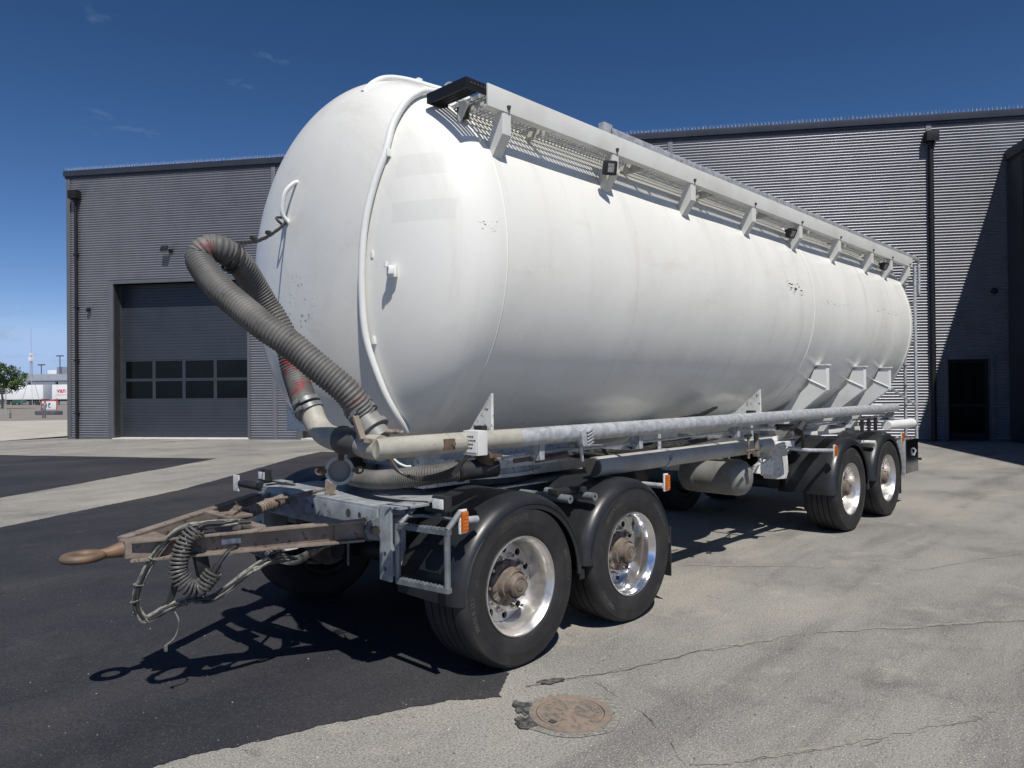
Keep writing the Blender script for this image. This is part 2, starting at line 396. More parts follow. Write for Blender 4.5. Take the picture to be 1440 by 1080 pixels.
# ------------------------------------------------------------------ mesh helpers
class MB:
    def __init__(s):
        s.v = []; s.f = []; s.mi = []
        s.cur = 0
    def add(s, vs, fs):
        o = len(s.v)
        s.v += [tuple(p) for p in vs]
        for f in fs:
            s.f.append([i + o for i in f]); s.mi.append(s.cur)
        return s
    def box(s, lo, hi, b=0.0):
        bm = bmesh.new()
        bmesh.ops.create_cube(bm, size=1.0)
        for vv in bm.verts:
            vv.co = Vector([(lo[i] + hi[i]) / 2 + vv.co[i] * (hi[i] - lo[i]) for i in range(3)])
        if b > 0:
            b = min(b, min(abs(hi[i] - lo[i]) for i in range(3)) * 0.45)
            bmesh.ops.bevel(bm, geom=bm.edges[:], offset=b, segments=2, profile=0.7, affect='EDGES')
        bm.verts.index_update()
        s.add([v.co[:] for v in bm.verts], [[v.index for v in f.verts] for f in bm.faces])
        bm.free(); return s
    def obox(s, c, size, ax=(1, 0, 0), up=(0, 0, 1), b=0.0):
        x = Vector(ax).normalized(); z = Vector(up); y = z.cross(x).normalized(); z = x.cross(y).normalized()
        t = MB().box([-k / 2 for k in size], [k / 2 for k in size], b)
        c = Vector(c)
        s.add([c + x * p[0] + y * p[1] + z * p[2] for p in t.v], t.f); return s
    def bar(s, a, b_, w, h, up=(0, 0, 1), b=0.0):
        a = Vector(a); c = Vector(b_)
        return s.obox((a + c) / 2, ((c - a).length, w, h), (c - a), up, b)
    def tube(s, path, r, n=12, cap=True, closed=False, rfun=None):
        P = [Vector(p) for p in path]; N = len(P)
        T = []
        for i in range(N):
            if closed: t = P[(i + 1) % N] - P[i - 1]
            else: t = P[min(i + 1, N - 1)] - P[max(i - 1, 0)]
            T.append(t.normalized())
        ref = Vector((0, 0, 1)) if abs(T[0].z) < 0.9 else Vector((1, 0, 0))
        nrm = (ref - T[0] * ref.dot(T[0])).normalized()
        vs = []
        for i in range(N):
            nrm = (nrm - T[i] * nrm.dot(T[i])).normalized()
            bn = T[i].cross(nrm)
            rr = rfun(i) if rfun else (r[i] if isinstance(r, (list, tuple)) else r)
            for k in range(n):
                a = 2 * PI * k / n
                vs.append(P[i] + (nrm * math.cos(a) + bn * math.sin(a)) * rr)
        fs = []
        for i in range(N if closed else N - 1):
            j = (i + 1) % N
            for k in range(n):
                fs.append([i * n + k, i * n + (k + 1) % n, j * n + (k + 1) % n, j * n + k])
        if cap and not closed:
            fs.append(list(range(n))[::-1]); fs.append([(N - 1) * n + k for k in range(n)])
        return s.add(vs, fs)
    def lathe(s, prof, c=(0, 0, 0), axis='x', n=48, closed=False, a0=0.0, a1=2 * PI):
        full = abs(a1 - a0 - 2 * PI) < 1e-6
        cnt = n if full else n + 1
        vs = []
        for (t, r) in prof:
            for k in range(cnt):
                a = a0 + (a1 - a0) * k / n
                u, w = r * math.cos(a), r * math.sin(a)
                if axis == 'x': p = (t, u, w)
                elif axis == 'y': p = (u, t, w)
                else: p = (u, w, t)
                vs.append((p[0] + c[0], p[1] + c[1], p[2] + c[2]))
        fs = []
        m = len(prof)
        for i in range(m if closed else m - 1):
            j = (i + 1) % m
            for k in range(n):
                k2 = (k + 1) % cnt
                fs.append([i * cnt + k, i * cnt + k2, j * cnt + k2, j * cnt + k])
        return s.add(vs, fs)
    def cyl(s, a, b_, r, n=20, r2=None):
        return s.tube([a, b_], [r, r if r2 is None else r2], n)
    def prism(s, poly, ext):
        n = len(poly); e = Vector(ext)
        vs = [Vector(p) for p in poly] + [Vector(p) + e for p in poly]
        fs = [list(range(n))[::-1], [n + i for i in range(n)]]
        for i in range(n):
            fs.append([i, (i + 1) % n, n + (i + 1) % n, n + i])
        return s.add(vs, fs)
    def build(s, name, mats, parent=None, smooth=40, loc=None):
        me = bpy.data.meshes.new(name)
        me.from_pydata(s.v, [], s.f)
        if not isinstance(mats, (list, tuple)): mats = [mats]
        for mm in mats: me.materials.append(mm)
        me.polygons.foreach_set('material_index', s.mi)
        bm = bmesh.new(); bm.from_mesh(me)
        bmesh.ops.recalc_face_normals(bm, faces=bm.faces[:])
        bm.to_mesh(me); bm.free()
        if smooth:
            me.polygons.foreach_set('use_smooth', [True] * len(me.polygons))
            me.set_sharp_from_angle(angle=math.radians(smooth))
        me.update()
        o = bpy.data.objects.new(name, me)
        COL.objects.link(o)
        if parent is not None: o.parent = parent
        if loc is not None: o.location = loc
        return o

def spline(pts, n=8):
    P = [Vector(p) for p in pts]
    P = [P[0] * 2 - P[1]] + P + [P[-1] * 2 - P[-2]]
    out = []
    for i in range(1, len(P) - 2):
        for k in range(n):
            t = k / n
            a, b, c, d = P[i - 1], P[i], P[i + 1], P[i + 2]
            out.append(0.5 * ((2 * b) + (c - a) * t + (2 * a - 5 * b + 4 * c - d) * t * t + (3 * b - a - 3 * c + d) * t ** 3))
    out.append(P[-2])
    return out

def resample(path, step):
    out = [path[0]]; acc = 0.0
    for i in range(1, len(path)):
        a, b = path[i - 1], path[i]
        l = (b - a).length
        while acc + l >= step:
            t = (step - acc) / l
            a = a + (b - a) * t
            out.append(a); l = (b - a).length; acc = 0.0
        acc += l
    return out

def tag(o, label=None, cat=None, group=None, kind=None):
    if label: o['label'] = label
    if cat: o['category'] = cat
    if group: o['group'] = group
    if kind: o['kind'] = kind
    return o

def thing(name, label, cat, loc=(0, 0, 0), rz=0.0, group=None):
    o = bpy.data.objects.new(name, None)
    COL.objects.link(o)
    o.location = loc; o.rotation_euler = (0, 0, rz)
    o.empty_display_size = 0.3
    return tag(o, label, cat, group)

def copy_tree(o, parent=None):
    c = o.copy(); COL.objects.link(c); c.parent = parent
    for ch in list(o.children): copy_tree(ch, c)
    return c

def text_mesh(body, size, extrude=0.001, bold=False):
    cu = bpy.data.curves.new('txt', 'FONT')
    cu.body = body; cu.size = size; cu.extrude = extrude; cu.align_x = 'CENTER'; cu.align_y = 'CENTER'
    if bold: cu.offset = size * 0.02
    o = bpy.data.objects.new('txt', cu); COL.objects.link(o)
    bpy.context.view_layer.update()
    me = bpy.data.meshes.new_from_object(o.evaluated_get(bpy.context.evaluated_depsgraph_get()))
    vs = [v.co.copy() for v in me.vertices]; fs = [list(p.vertices) for p in me.polygons]
    bpy.data.objects.remove(o); bpy.data.curves.remove(cu); bpy.data.meshes.remove(me)
    return vs, fs

# ------------------------------------------------------------------ SETTING: ground
FX, FY = 0.7195, 0.6945      # horizontal view direction, only used to lay the terrain's slope
def gz(x, y):
    d = (x + 3.2) * FX + (y + 4.27) * FY
    return 0.0 if d < 50 else -0.0085 * (min(d, 140) - 50)

def ground_sheet():
    mb = MB()
    ds = [-70, 50, 60, 70, 80, 90, 100, 110, 120, 130, 140, 400, 2500]
    ls = [-2500, -300, -60, -20, 20, 60, 300, 2500]
    vs = []
    for d in ds:
        for l in ls:
            x = -3.2 + d * FX + l * FY; y = -4.27 + d * FY - l * FX
            vs.append((x, y, gz(x, y)))
    n = len(ls)
    mb.add(vs, [[i * n + j, i * n + j + 1, (i + 1) * n + j + 1, (i + 1) * n + j] for i in range(len(ds) - 1) for j in range(n - 1)])
    return mb.build('ground', M['yard'], smooth=0)
tag(ground_sheet(), kind='structure')

def jag(poly, step, amp, edges=None):
    out = []
    n = len(poly)
    for i in range(n):
        a = Vector(poly[i]); b = Vector(poly[(i + 1) % n])
        if edges is not None and i not in edges:
            out.append(a); continue
        L_ = (b - a).length; k = max(1, int(L_ / step))
        nn = Vector((-(b - a).y, (b - a).x)).normalized()
        w = 0.0
        for j in range(k):
            w = w * 0.7 + random.uniform(-1, 1) * amp
            out.append(a + (b - a) * (j / k) + nn * (w if j else 0))
    return out

def sheet(name, poly, z, m, drape=False):
    mb = MB()
    bm = bmesh.new()
    vs = [bm.verts.new((p[0], p[1], z + (gz(p[0], p[1]) if drape else 0))) for p in poly]
    f = bm.faces.new(vs)
    if f.normal.z < 0: f.normal_flip()
    bmesh.ops.triangulate(bm, faces=bm.faces[:])
    me = bpy.data.meshes.new(name); bm.to_mesh(me); bm.free()
    me.materials.append(m)
    o = bpy.data.objects.new(name, me); COL.objects.link(o)
    return tag(o, kind='structure')

sheet('asphalt_patch', jag([(-0.16, -1.285), (-0.40, -1.47), (-0.598, -1.31), (-1.158, -1.075), (-1.676, -0.914), (-1.986, -0.844), (-4.5, -0.1), (-9, 1.6),
                            (-9, 2.3), (-1.128, 6.638), (1.702, 8.35), (3.373, 9.795), (6.277, 12.42), (7.4, 13.2), (8.3, 11.5), (4.2, 4.0), (0.9, 1.2)], 0.022, 0.011), 0.004, M['fresh'])
sheet('asphalt_patch', jag([(4.668, 13.534), (1.288, 19.307), (-2.2, 25.0), (-12, 20), (-9, 3.6), (-0.537, 9.735)], 0.12, 0.02), 0.0042, M['fresh'])
sheet('concrete_strip', [(2.3, 25.9), (6.0, 27.9), (8.0, 27.0), (12.0, 31.0), (13.5, 43.5), (6.0, 47.6), (-20, 58), (-30, 20), (-6, 22.4)], 0.005, M['slab'])
def far_yard():
    mb = MB(); pts = []
    ds = [40.6, 50, 60, 70, 80, 90, 100, 110, 120, 130, 140, 200]
    ls = [-120, -60, -33, -24, -10]
    for d in ds:
        for l in ls:
            x = -3.2 + d * FX + l * FY; y = -4.27 + d * FY - l * FX
            pts.append((x, y, gz(x, y) + 0.004))
    n = len(ls)
    mb.add(pts, [[i * n + j, i * n + j + 1, (i + 1) * n + j + 1, (i + 1) * n + j] for i in range(len(ds) - 1) for j in range(n - 1)])
    return tag(mb.build('yard_surface', M['gravel_yard'], smooth=0), kind='structure')
far_yard()

def crack(pts, w, m, z=0.004, amp=0.02, name='pavement_crack'):
    P = [Vector((p[0], p[1])) for p in pts]
    path = []
    for i in range(len(P) - 1):
        k = max(2, int((P[i + 1] - P[i]).length / 0.025))
        for j in range(k): path.append(P[i] + (P[i + 1] - P[i]) * (j / k))
    path.append(P[-1])
    L_, R_ = [], []
    a = 0.0; wk = 0.6
    for i, p in enumerate(path):
        wk = min(1.3, max(0.03, wk + random.uniform(-0.28, 0.28)))
        t = (path[min(i + 1, len(path) - 1)] - path[max(i - 1, 0)]).normalized(); nn = Vector((-t.y, t.x))
        a = a * 0.8 + random.uniform(-1, 1) * amp
        ww = w * wk * random.uniform(0.5, 1.2)
        L_.append(p + nn * (a + ww / 2)); R_.append(p + nn * (a - ww / 2 * random.uniform(0.4, 1.2)))
    mb = MB(); n = len(path)
    mb.add([(q.x, q.y, z) for q in L_ + R_], [[i, i + 1, n + i + 1, n + i] for i in range(n - 1)])
    return tag(mb.build(name, m, smooth=0), kind='structure')
ck = [(-0.2, -1.46), (0.12, -1.6), (0.293, -1.696), (0.944, -1.888), (1.796, -2.321), (2.442, -2.808), (3.05, -3.289), (4.2, -4.2)]
crack(ck, 0.045, M['crack_light'], 0.0035, 0.012)
crack([(p[0] - 0.015, p[1] - 0.022) for p in ck], 0.006, M['crack_dark'], 0.0055, 0.010)
ck2 = [(1.9, -3.93), (1.36, -3.549), (0.518, -3.149), (0.11, -2.908), (-0.332, -2.616)]
crack(ck2, 0.008, M['crack_dark'], 0.0035, 0.012)
crack([(p[0], p[1] + 0.03) for p in ck2], 0.030, M['crack_light'], 0.0033, 0.014)
crack([(0.10, -1.72), (0.027, -1.984), (-0.06, -2.2), (-0.253, -2.422), (-0.5, -2.75)], 0.008, M['crack_dark'], 0.0057, 0.010)
crack([(0.166, -1.636), (0.55, -1.47), (1.039, -1.25)], 0.03, M['crack_light'], 0.0037, 0.014)
crack([(2.836, -0.66), (3.2, -1.15), (3.595, -1.626), (4.185, -2.361), (6.5, -3.3)], 0.022, M['crack_light'], 0.0034, 0.02)
def blob(cx, cy, r, m, z, ax=1.0, rot=0.0, n=60, amp=0.35, name='tar_patch'):
    vs = []
    ph = [random.uniform(0, 6.28) for _ in range(12)]
    for k in range(n):
        q = 2 * PI * k / n
        a = sum(math.sin(q * h + ph[h]) * amp / (1.0 + 0.55 * h) for h in range(1, 12)) * 0.75
        rr = r * (1 + max(-0.7, a))
        x, y = rr * ax * math.cos(q), rr * math.sin(q)
        vs.append((cx + x * math.cos(rot) - y * math.sin(rot), cy + x * math.sin(rot) + y * math.cos(rot)))
    return sheet(name, vs, z, m)
blob(-0.43, -1.655, 0.055, M['tar'], 0.0075, 1.5, 0.9)
blob(-0.53, -1.765, 0.05, M['tar'], 0.0078, 1.5, 1.2)
blob(-0.05, -1.53, 0.035, M['tar'], 0.0072, 2.2, 2.6)
blob(-0.30, -1.86, 0.262, M['mortar'], 0.0040, 1.0, 0.0, 160, 0.09, 'manhole_mortar')

# loose grit lying on the yard
gm = MB(); random.seed(5)
for i in range(900):
    d = 2.6 + 14 * random.random() ** 2.2; l = random.uniform(-0.75, 0.75) * d
    x = -3.2 + d * FX + l * FY; y = -4.27 + d * FY - l * FX; r = random.uniform(0.002, 0.006)
    gm.cur = 0 if random.random() < 0.6 else 1
    q = [Vector((random.uniform(0.6, 1.2) * r * math.cos(a), random.uniform(0.6, 1.2) * r * math.sin(a), 0)) + Vector((x, y, 0.004)) for a in (0, 1.26, 2.5, 3.77, 5.0)]
    tp = Vector((x, y, 0.005 + r * random.uniform(0.5, 1.0)))
    gm.add(q + [tp], [[j, (j + 1) % 5, 5] for j in range(5)])
tag(gm.build('grit', [M['stone'], M['crack_dark']], None, 0), kind='stuff')

# drain / manhole cover
mh = thing('manhole_cover', 'round rusty cast iron manhole cover set in the grey asphalt', 'manhole cover', (-0.305, -1.872, 0.0))
fr = MB()
fr.lathe([(0.0, 0.215), (0.012, 0.213), (0.012, 0.178), (0.004, 0.176)], axis='z', n=72)
fr.build('frame', M['manhole'], mh)
gp = MB(); gp.lathe([(0.0058, 0.1745), (0.0058, 0.1795)], axis='z', n=72); gp.build('gap', M['ink'], mh, 0)
cv = MB()
cv.lathe([(0.004, 0.173), (0.0115, 0.171), (0.0115, 0.160), (0.0085, 0.158), (0.0085, 0.128), (0.0125, 0.127), (0.0125, 0.119), (0.0085, 0.118),
          (0.0085, 0.086), (0.0125, 0.085), (0.0125, 0.077), (0.0085, 0.076), (0.0085, 0.042), (0.0125, 0.041), (0.0125, 0.030), (0.009, 0.028), (0.009, 0.0005)], axis='z', n=72)
for k in range(8):
    a = 2 * PI * k / 8 + 0.2
    cv.bar((0.045 * math.cos(a), 0.045 * math.sin(a), 0.0095), (0.115 * math.cos(a), 0.115 * math.sin(a), 0.0095), 0.008, 0.006)
for k in range(24):
    a = 2 * PI * k / 24
    cv.bar((0.132 * math.cos(a), 0.132 * math.sin(a), 0.0095), (0.154 * math.cos(a), 0.154 * math.sin(a), 0.0095), 0.012, 0.005)
cv.build('lid', M['manhole'], mh)
hl = MB()
hl.box((-0.155, -0.018, 0.0085), (-0.125, 0.018, 0.0132))
hl.build('lifting_slot', M['ink'], mh)

# ------------------------------------------------------------------ SETTING: main hall (local x along the facade, -y outwards)
BRZ = -0.96826
BORG = (4.545, 25.475, 0.0)
hall = thing('industrial_building', 'long dark grey industrial hall with horizontal corrugated cladding and flat roof', 'building', BORG, BRZ)
PIT, AMP = 0.085, 0.0175
def corr(mb, s0, s1, z0, z1, y=0.0):
    n = max(2, int((z1 - z0) / PIT * 12))
    zs = [z0 + (z1 - z0) * i / n for i in range(n + 1)]
    vs = []
    for z in zs:
        yy = y - 0.02 - AMP * math.cos(2 * PI * z / PIT)
        vs += [(s0, yy, z), (s1, yy, z)]
    mb.add(vs, [[2 * i, 2 * i + 1, 2 * i + 3, 2 * i + 2] for i in range(n)])
TOPZ = 9.47
HS1 = 42.0
core = MB()      # wall behind the sheets, side walls, roof
DO = [(1.84, 7.0, 5.53), (9.0, 14.0, 5.53), (29.28, 30.43, 2.42)]
cuts = [0.0]
for a, b, h in DO: cuts += [a, b]
cuts.append(HS1)
for i in range(0, len(cuts), 2): core.box((cuts[i], 0.012, 0), (cuts[i + 1], 0.3, TOPZ + 0.12))
for a, b, h in DO: core.box((a, 0.012, h), (b, 0.3, TOPZ + 0.12))
core.box((0.0, 0.3, 0.0), (0.3, 24, TOPZ + 0.12)); core.box((HS1 - 0.3, 0.3, 0), (HS1, 24, TOPZ + 0.12)); core.box((0.3, 23.7, 0), (HS1 - 0.3, 24, TOPZ + 0.12))
core.build('wall', M['trim'], hall, 0)
cl = MB()
JT = [8.0, 14.7, 21.34, 28.83]
corr(cl, 0.12, 1.64, 0.06, TOPZ)
corr(cl, 1.64, 7.1, 5.65, TOPZ)
corr(cl, 7.1, 8.78, 0.06, TOPZ)
corr(cl, 8.78, 14.1, 5.65, TOPZ)
corr(cl, 14.1, 29.16, 0.06, TOPZ)
corr(cl, 29.16, 30.55, 2.54, TOPZ)
corr(cl, 30.55, HS1 - 0.05, 0.06, TOPZ)
cl.build('corrugated_cladding', M['cladding'], hall, 60)
tr = MB()
MB().box((-0.03, -0.055, 0.0), (0.12, 0.012, TOPZ), 0.005).build('corner_trim', M['trim'], hall, 30)
for a_, b_ in ((0.12, 1.64), (7.1, 8.78), (14.1, 29.16)):
    MB().box((a_, -0.05, 0.0), (b_, 0.012, 0.06)).build('base_strip', M['trim'], hall, 30)
for j in JT:
    lo = 0.06 if j in (8.0, 14.7, 21.34) else 0.06
    MB().box((j - 0.075, -0.048, lo), (j + 0.075, -0.0365 - 0.006, TOPZ - 0.002), 0.003).build('joint_strip', M['joint'], hall, 30)
rt = MB()
rt.box((-0.1, -0.12, TOPZ), (HS1, 0.45, TOPZ + 0.20), 0.008)
rt.box((-0.08, -0.065, TOPZ - 0.07), (HS1, 0.012, TOPZ), 0.003)
rt.box((-0.1, 0.45, TOPZ), (0.35, 24.1, TOPZ + 0.20), 0.008)
rt.build('roof_flashing', M['roof_trim'], hall, 30)
MB().box((0.35, 0.45, TOPZ + 0.05), (HS1 - 0.3, 23.7, TOPZ + 0.12)).build('roof', M['roof_trim'], hall, 0)
sp = MB()
s_ = 0.0
while s_ < HS1:
    for dy, ds in ((-0.07, -0.035), (0.0, 0.0), (0.07, 0.03)):
        a = (s_ + ds * 0.3, -0.03 + dy * 0.25, TOPZ + 0.20); b = (s_ + ds + random.uniform(-0.02, 0.02), -0.03 + dy, TOPZ + 0.20 + random.uniform(0.10, 0.135))
        sp.tube([a, b], 0.0035, 4)
    s_ += 0.11
spk = sp.build('bird_spikes', M['spike'], hall, 0); spk['kind'] = 'stuff'

def sect_door(a, b, h, windows=True):
    fr = MB()
    fr.box((a - 0.2, -0.065, 0), (a, 0.012, h + 0.12), 0.004)
    fr.box((b, -0.065, 0), (b + 0.1, 0.012, h + 0.12), 0.004)
    fr.box((a, -0.065, h), (b, 0.012, h + 0.12), 0.004)
    fr.build('door_frame', M['trim'], hall, 30)
    rv = MB()
    rv.box((a - 0.02, 0.012, 0), (a, 0.44, h)); rv.box((b, 0.012, 0), (b + 0.02, 0.44, h)); rv.box((a, 0.012, h), (b, 0.44, h + 0.02))
    for k in range(8):
        for dy in (0.12, 0.22, 0.33):
            rv.lathe([(a, 0.012), (a + 0.006, 0.006), (a + 0.007, 0.0005)], (0, dy, 0.4 + k * 0.68), 'x', 8)
    rv.build('door_reveal', M['reveal'], hall, 30)
    MB().box((a - 0.02, -0.12, 0.0), (b + 0.05, 0.44, 0.035), 0.008).build('threshold', M['sill'], hall, 30)
    d = MB()
    z = 0.04; rows = [(0.04, 0.70), (0.70, 1.37), (1.37, 2.095), (2.095, 2.82), (2.82, 3.50), (3.50, 4.18), (4.18, 4.86), (4.86, h)]
    win = [] if not windows else [2, 3]
    W4 = [(a + 0.13, a + 1.20), (a + 1.32, a + 2.38), (a + 2.50, a + 3.60), (a + 3.72, b - 0.13)]
    for i, (z0, z1) in enumerate(rows):
        if i in win:
            zl, zh = z0 + 0.055, z1 - 0.045
            d.box((a, 0.42, z0 + 0.003), (b, 0.47, zl)); d.box((a, 0.42, zh), (b, 0.47, z1 - 0.003))
            xs = [a] + [q for w in W4 for q in w] + [b]
            for k in range(0, len(xs), 2): d.box((xs[k], 0.42, zl), (xs[k + 1], 0.47, zh))
        else:
            nr = 6 if z1 - z0 > 0.5 else 5
            for k in range(nr):     # shallow horizontal ribs of the panel
                q0 = z0 + (z1 - z0) * k / nr; q1 = z0 + (z1 - z0) * (k + 1) / nr
                d.box((a, 0.42, q0 + (0.004 if k == 0 else 0.0025)), (b, 0.47, q1 - 0.0025), 0.003)
    d.box((a, 0.43, 0.036), (b, 0.46, h))if not windows else None
    dd = d.build('sectional_door', M['door'], hall, 30)
    if windows:
        for i in win:
            z0, z1 = rows[i]
            for w in W4:
                MB().box((w[0], 0.435, z0 + 0.055), (w[1], 0.45, z1 - 0.045)).build('window', M['glass'], dd, 0)
sect_door(1.84, 7.0, 5.53)
sect_door(9.0, 14.0, 5.53)

def downpipe(s, top, r=0.055):
    p = MB(); p.tube([(s, -0.10, 0.03), (s, -0.10, top - 0.28)], r, 16)
    o = p.build('drainpipe', M['pipe_black'], hall)
    h = MB(); h.box((s - 0.17, -0.30, top - 0.16), (s + 0.17, -0.045, top + 0.14), 0.01)
    h.tube([(s, -0.14, top - 0.16), (s, -0.10, top - 0.30)], [0.11, 0.06], 12)
    h.build('hopper_head', M['pipe_black'], o, 30)
    for z in (0.9, 2.8, 4.7, 6.6):
        MB().box((s - 0.075, -0.16, z), (s + 0.075, -0.04, z + 0.05), 0.004).build('pipe_clip', M['pipe_black'], o, 30)
downpipe(0.40, 8.78); downpipe(28.86, 9.0, 0.075)
# wall flood light and camera
fl = MB(); fl.obox((4.0, -0.26, 6.68), (0.26, 0.05, 0.20), (1, 0, 0), (0, 0.5, 0.85), 0.01)
fl.bar((4.12, -0.04, 6.62), (4.12, -0.24, 6.62), 0.03, 0.03); fl.box((4.05, -0.075, 6.55), (4.2, -0.04, 6.7), 0.005)
flo = fl.build('flood_light', M['pipe_black'], hall, 30)
MB().obox((4.0, -0.283, 6.665), (0.20, 0.006, 0.14), (1, 0, 0), (0, 0.5, 0.85)).build('lens', M['lens'], flo, 0)
cm = MB(); cm.lathe([(-0.05, 0.0005), (-0.045, 0.05), (0.0, 0.075), (0.05, 0.075), (0.07, 0.05), (0.075, 0.0005)], (0.9, -0.13, 4.61), 'z', 16)
cm.box((0.86, -0.12, 4.62), (0.94, -0.04, 4.70), 0.005)
cm.build('dome_camera', M['pipe_black'], hall, 40)
# personnel door
a, b, h = DO[2]
pf = MB(); pf.box((a - 0.12, -0.06, 0), (a, 0.012, h + 0.12), 0.003); pf.box((b, -0.06, 0), (b + 0.12, 0.012, h + 0.12), 0.003); pf.box((a, -0.06, h), (b, 0.012, h + 0.12), 0.003)
pf.build('entrance_frame', M['trim'], hall, 30)
pd = MB(); pd.box((a, 0.10, 0.03), (a + 0.10, 0.15, h)); pd.box((b - 0.10, 0.10, 0.03), (b, 0.15, h)); pd.box((a + 0.1, 0.10, 0.03), (b - 0.1, 0.15, 0.25)); pd.box((a + 0.1, 0.10, h - 0.1), (b - 0.1, 0.15, h)); pd.box((a + 0.1, 0.10, 1.02), (b - 0.1, 0.15, 1.1))
pdo = pd.build('entrance_door', M['pipe_black'], hall, 30)
MB().box((a + 0.1, 0.12, 0.25), (b - 0.1, 0.135, 1.02)).box((a + 0.1, 0.12, 1.1), (b - 0.1, 0.135, h - 0.1)).build('pane', M['glass'], pdo, 0)
MB().tube([(b - 0.06, 0.06, 0.9), (b - 0.06, 0.06, 1.3)], 0.014, 8).build('handle', M['pipe_black'], pdo)
MB().box((a - 0.1, -0.25, 0.0), (b + 0.1, 0.012, 0.03), 0.005).build('door_step', M['concrete_foot'], hall, 30)
wl = MB(); wl.lathe([(0, 0.09), (-0.04, 0.085), (-0.07, 0.05), (-0.075, 0.0005)], (31.0 - 0.45, -0.04, 4.4), 'y', 16)
wl.build('wall_lamp', M['pipe_black'], hall)

# neighbouring hall standing at right angles (local frame shared with the hall)
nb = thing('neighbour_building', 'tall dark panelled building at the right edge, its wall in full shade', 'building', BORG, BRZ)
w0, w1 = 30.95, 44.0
def ztop(y): return 8.33 + max(0.0, (-y - 1.0)) * 0.16  # top edge rises beyond view, shaped to slant its shadow on the facade
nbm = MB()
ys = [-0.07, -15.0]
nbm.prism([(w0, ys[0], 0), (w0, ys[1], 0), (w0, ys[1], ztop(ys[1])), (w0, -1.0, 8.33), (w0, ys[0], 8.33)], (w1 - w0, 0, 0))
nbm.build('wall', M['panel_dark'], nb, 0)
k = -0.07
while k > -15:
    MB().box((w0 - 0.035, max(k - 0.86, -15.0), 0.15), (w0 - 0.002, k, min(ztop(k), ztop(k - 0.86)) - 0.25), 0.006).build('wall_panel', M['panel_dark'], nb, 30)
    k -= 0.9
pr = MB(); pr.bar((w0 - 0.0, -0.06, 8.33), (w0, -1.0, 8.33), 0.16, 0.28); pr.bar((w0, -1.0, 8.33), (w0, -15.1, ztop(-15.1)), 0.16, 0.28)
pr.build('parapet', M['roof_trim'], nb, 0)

# ------------------------------------------------------------------ FAR BACKGROUND
def at(d, px, zz=0.0):     # point at depth d, px in photo columns (used once to lay out the far yard)
    k = d * (px - 720) / 1020
    return Vector((-3.2017 + d * FX + k * FY, -4.271 + d * FY - k * FX, zz))
def far_trailer(px0, px1, d, h, label, skirt, boxh=None, text=False):
    a = at(d, px0); b = at(d, px1)
    g = gz(*at(d, (px0 + px1) / 2)[:2])
    ln = (b - a).length
    rz = math.atan2(b.y - a.y, b.x - a.x)
    t = thing('semi_trailer', label, 'trailer', (a.x, a.y, g), rz, 'white trailers parked across the far yard')
    MB().box((0, 0, 1.1), (ln, 2.5, h), 0.04).build('cargo_box', M['truck_white'], t, 30)
    MB().box((0.3, 0.25, 0.75), (ln - 0.2, 2.3, 1.09)).build('chassis', M['truck_dark'], t, 0)
    if skirt: MB().box((1.2, 0.05, 0.35), (ln * 0.55, 0.12, 1.05)).build('side_skirt', M[skirt], t, 0)
    nW = 3 if ln > 9 else 2
    for i in range(nW):
        for yy in (0.15, 1.95):
            w = MB(); w.lathe([(yy, 0.0005), (yy, 0.28), (yy + 0.03, 0.48), (yy + 0.32, 0.48), (yy + 0.35, 0.28), (yy + 0.35, 0.0005)], (ln - 1.2 - i * 1.3, 0, 0.48), 'y', 20)
            w.build('wheel', M['truck_dark'], t)
    MB().box((1.0, 0.3, 0.0), (1.15, 0.5, 1.0)).build('landing_leg', M['truck_dark'], t, 0)
    if text:
        vs, fs = text_mesh('van T', 1.25, 0.01, True)
        mb = MB(); mb.add([(v.x + 2.35, -0.02 - v.z * 0.5, v.y + 2.75) for v in vs], fs); mb.build('lettering', M['red'], t, 0)
        MB().box((0.7, -0.012, 1.9), (3.6, -0.004, 1.96)).build('lettering_underline', M['red'], t, 0)
    return t
far_trailer(-90, 26.5, 147, 4.75, 'tall white box trailer behind the green tree at the left edge', 'green_dark')
far_trailer(8, 60.5, 141, 3.95, 'white box trailer standing between the tree and the trailer with red lettering', 'green_dark')
far_trailer(73, 150, 138, 3.9, 'white box trailer with red lettering beside the dark hall corner', None, None, True)
g0 = MB().box((0, 0, 0), (1, 1, 1))
# far hall
d0 = 178
A_ = at(d0, 32); B_ = at(d0 - 4, 150)
fz = math.atan2(B_.y - A_.y, B_.x - A_.x); fl_ = (B_ - A_).length
fb = thing('warehouse', 'far grey metal warehouse rising behind the parked white trailers', 'building', (A_.x, A_.y, -0.77), fz)
MB().box((0, 0, 0), (fl_, 14, 5.3)).build('wall', M['far_wall'], fb, 0)
MB().box((-0.1, -0.15, 5.3), (fl_, 14, 6.9)).build('roof_band', M['far_light'], fb, 0)
rbx = MB(); 
for i in range(30):
    rbx.box((i * 0.7 + 0.3, -0.08, 3.2), (i * 0.7 + 0.36, -0.001, 5.29))
rbx.build('wall_ribs', M['far_wall'], fb, 0)
MB().box((0.3, -0.05, 3.3), (2.2, -0.01, 4.9)).build('window', M['glass'], fb, 0)
MB().box((9.2, -0.06, 2.5), (9.9, -0.0, 5.0)).build('window', M['glass'], fb, 0)
MB().box((8.2, 1.5, 6.9), (14.5, 5, 8.7), 0.05).build('roof_unit', M['far_wall'], fb, 30)
MB().box((5.6, 1.5, 6.9), (8.1, 4, 7.9), 0.05).build('roof_unit', M['truck_white'], fb, 30)
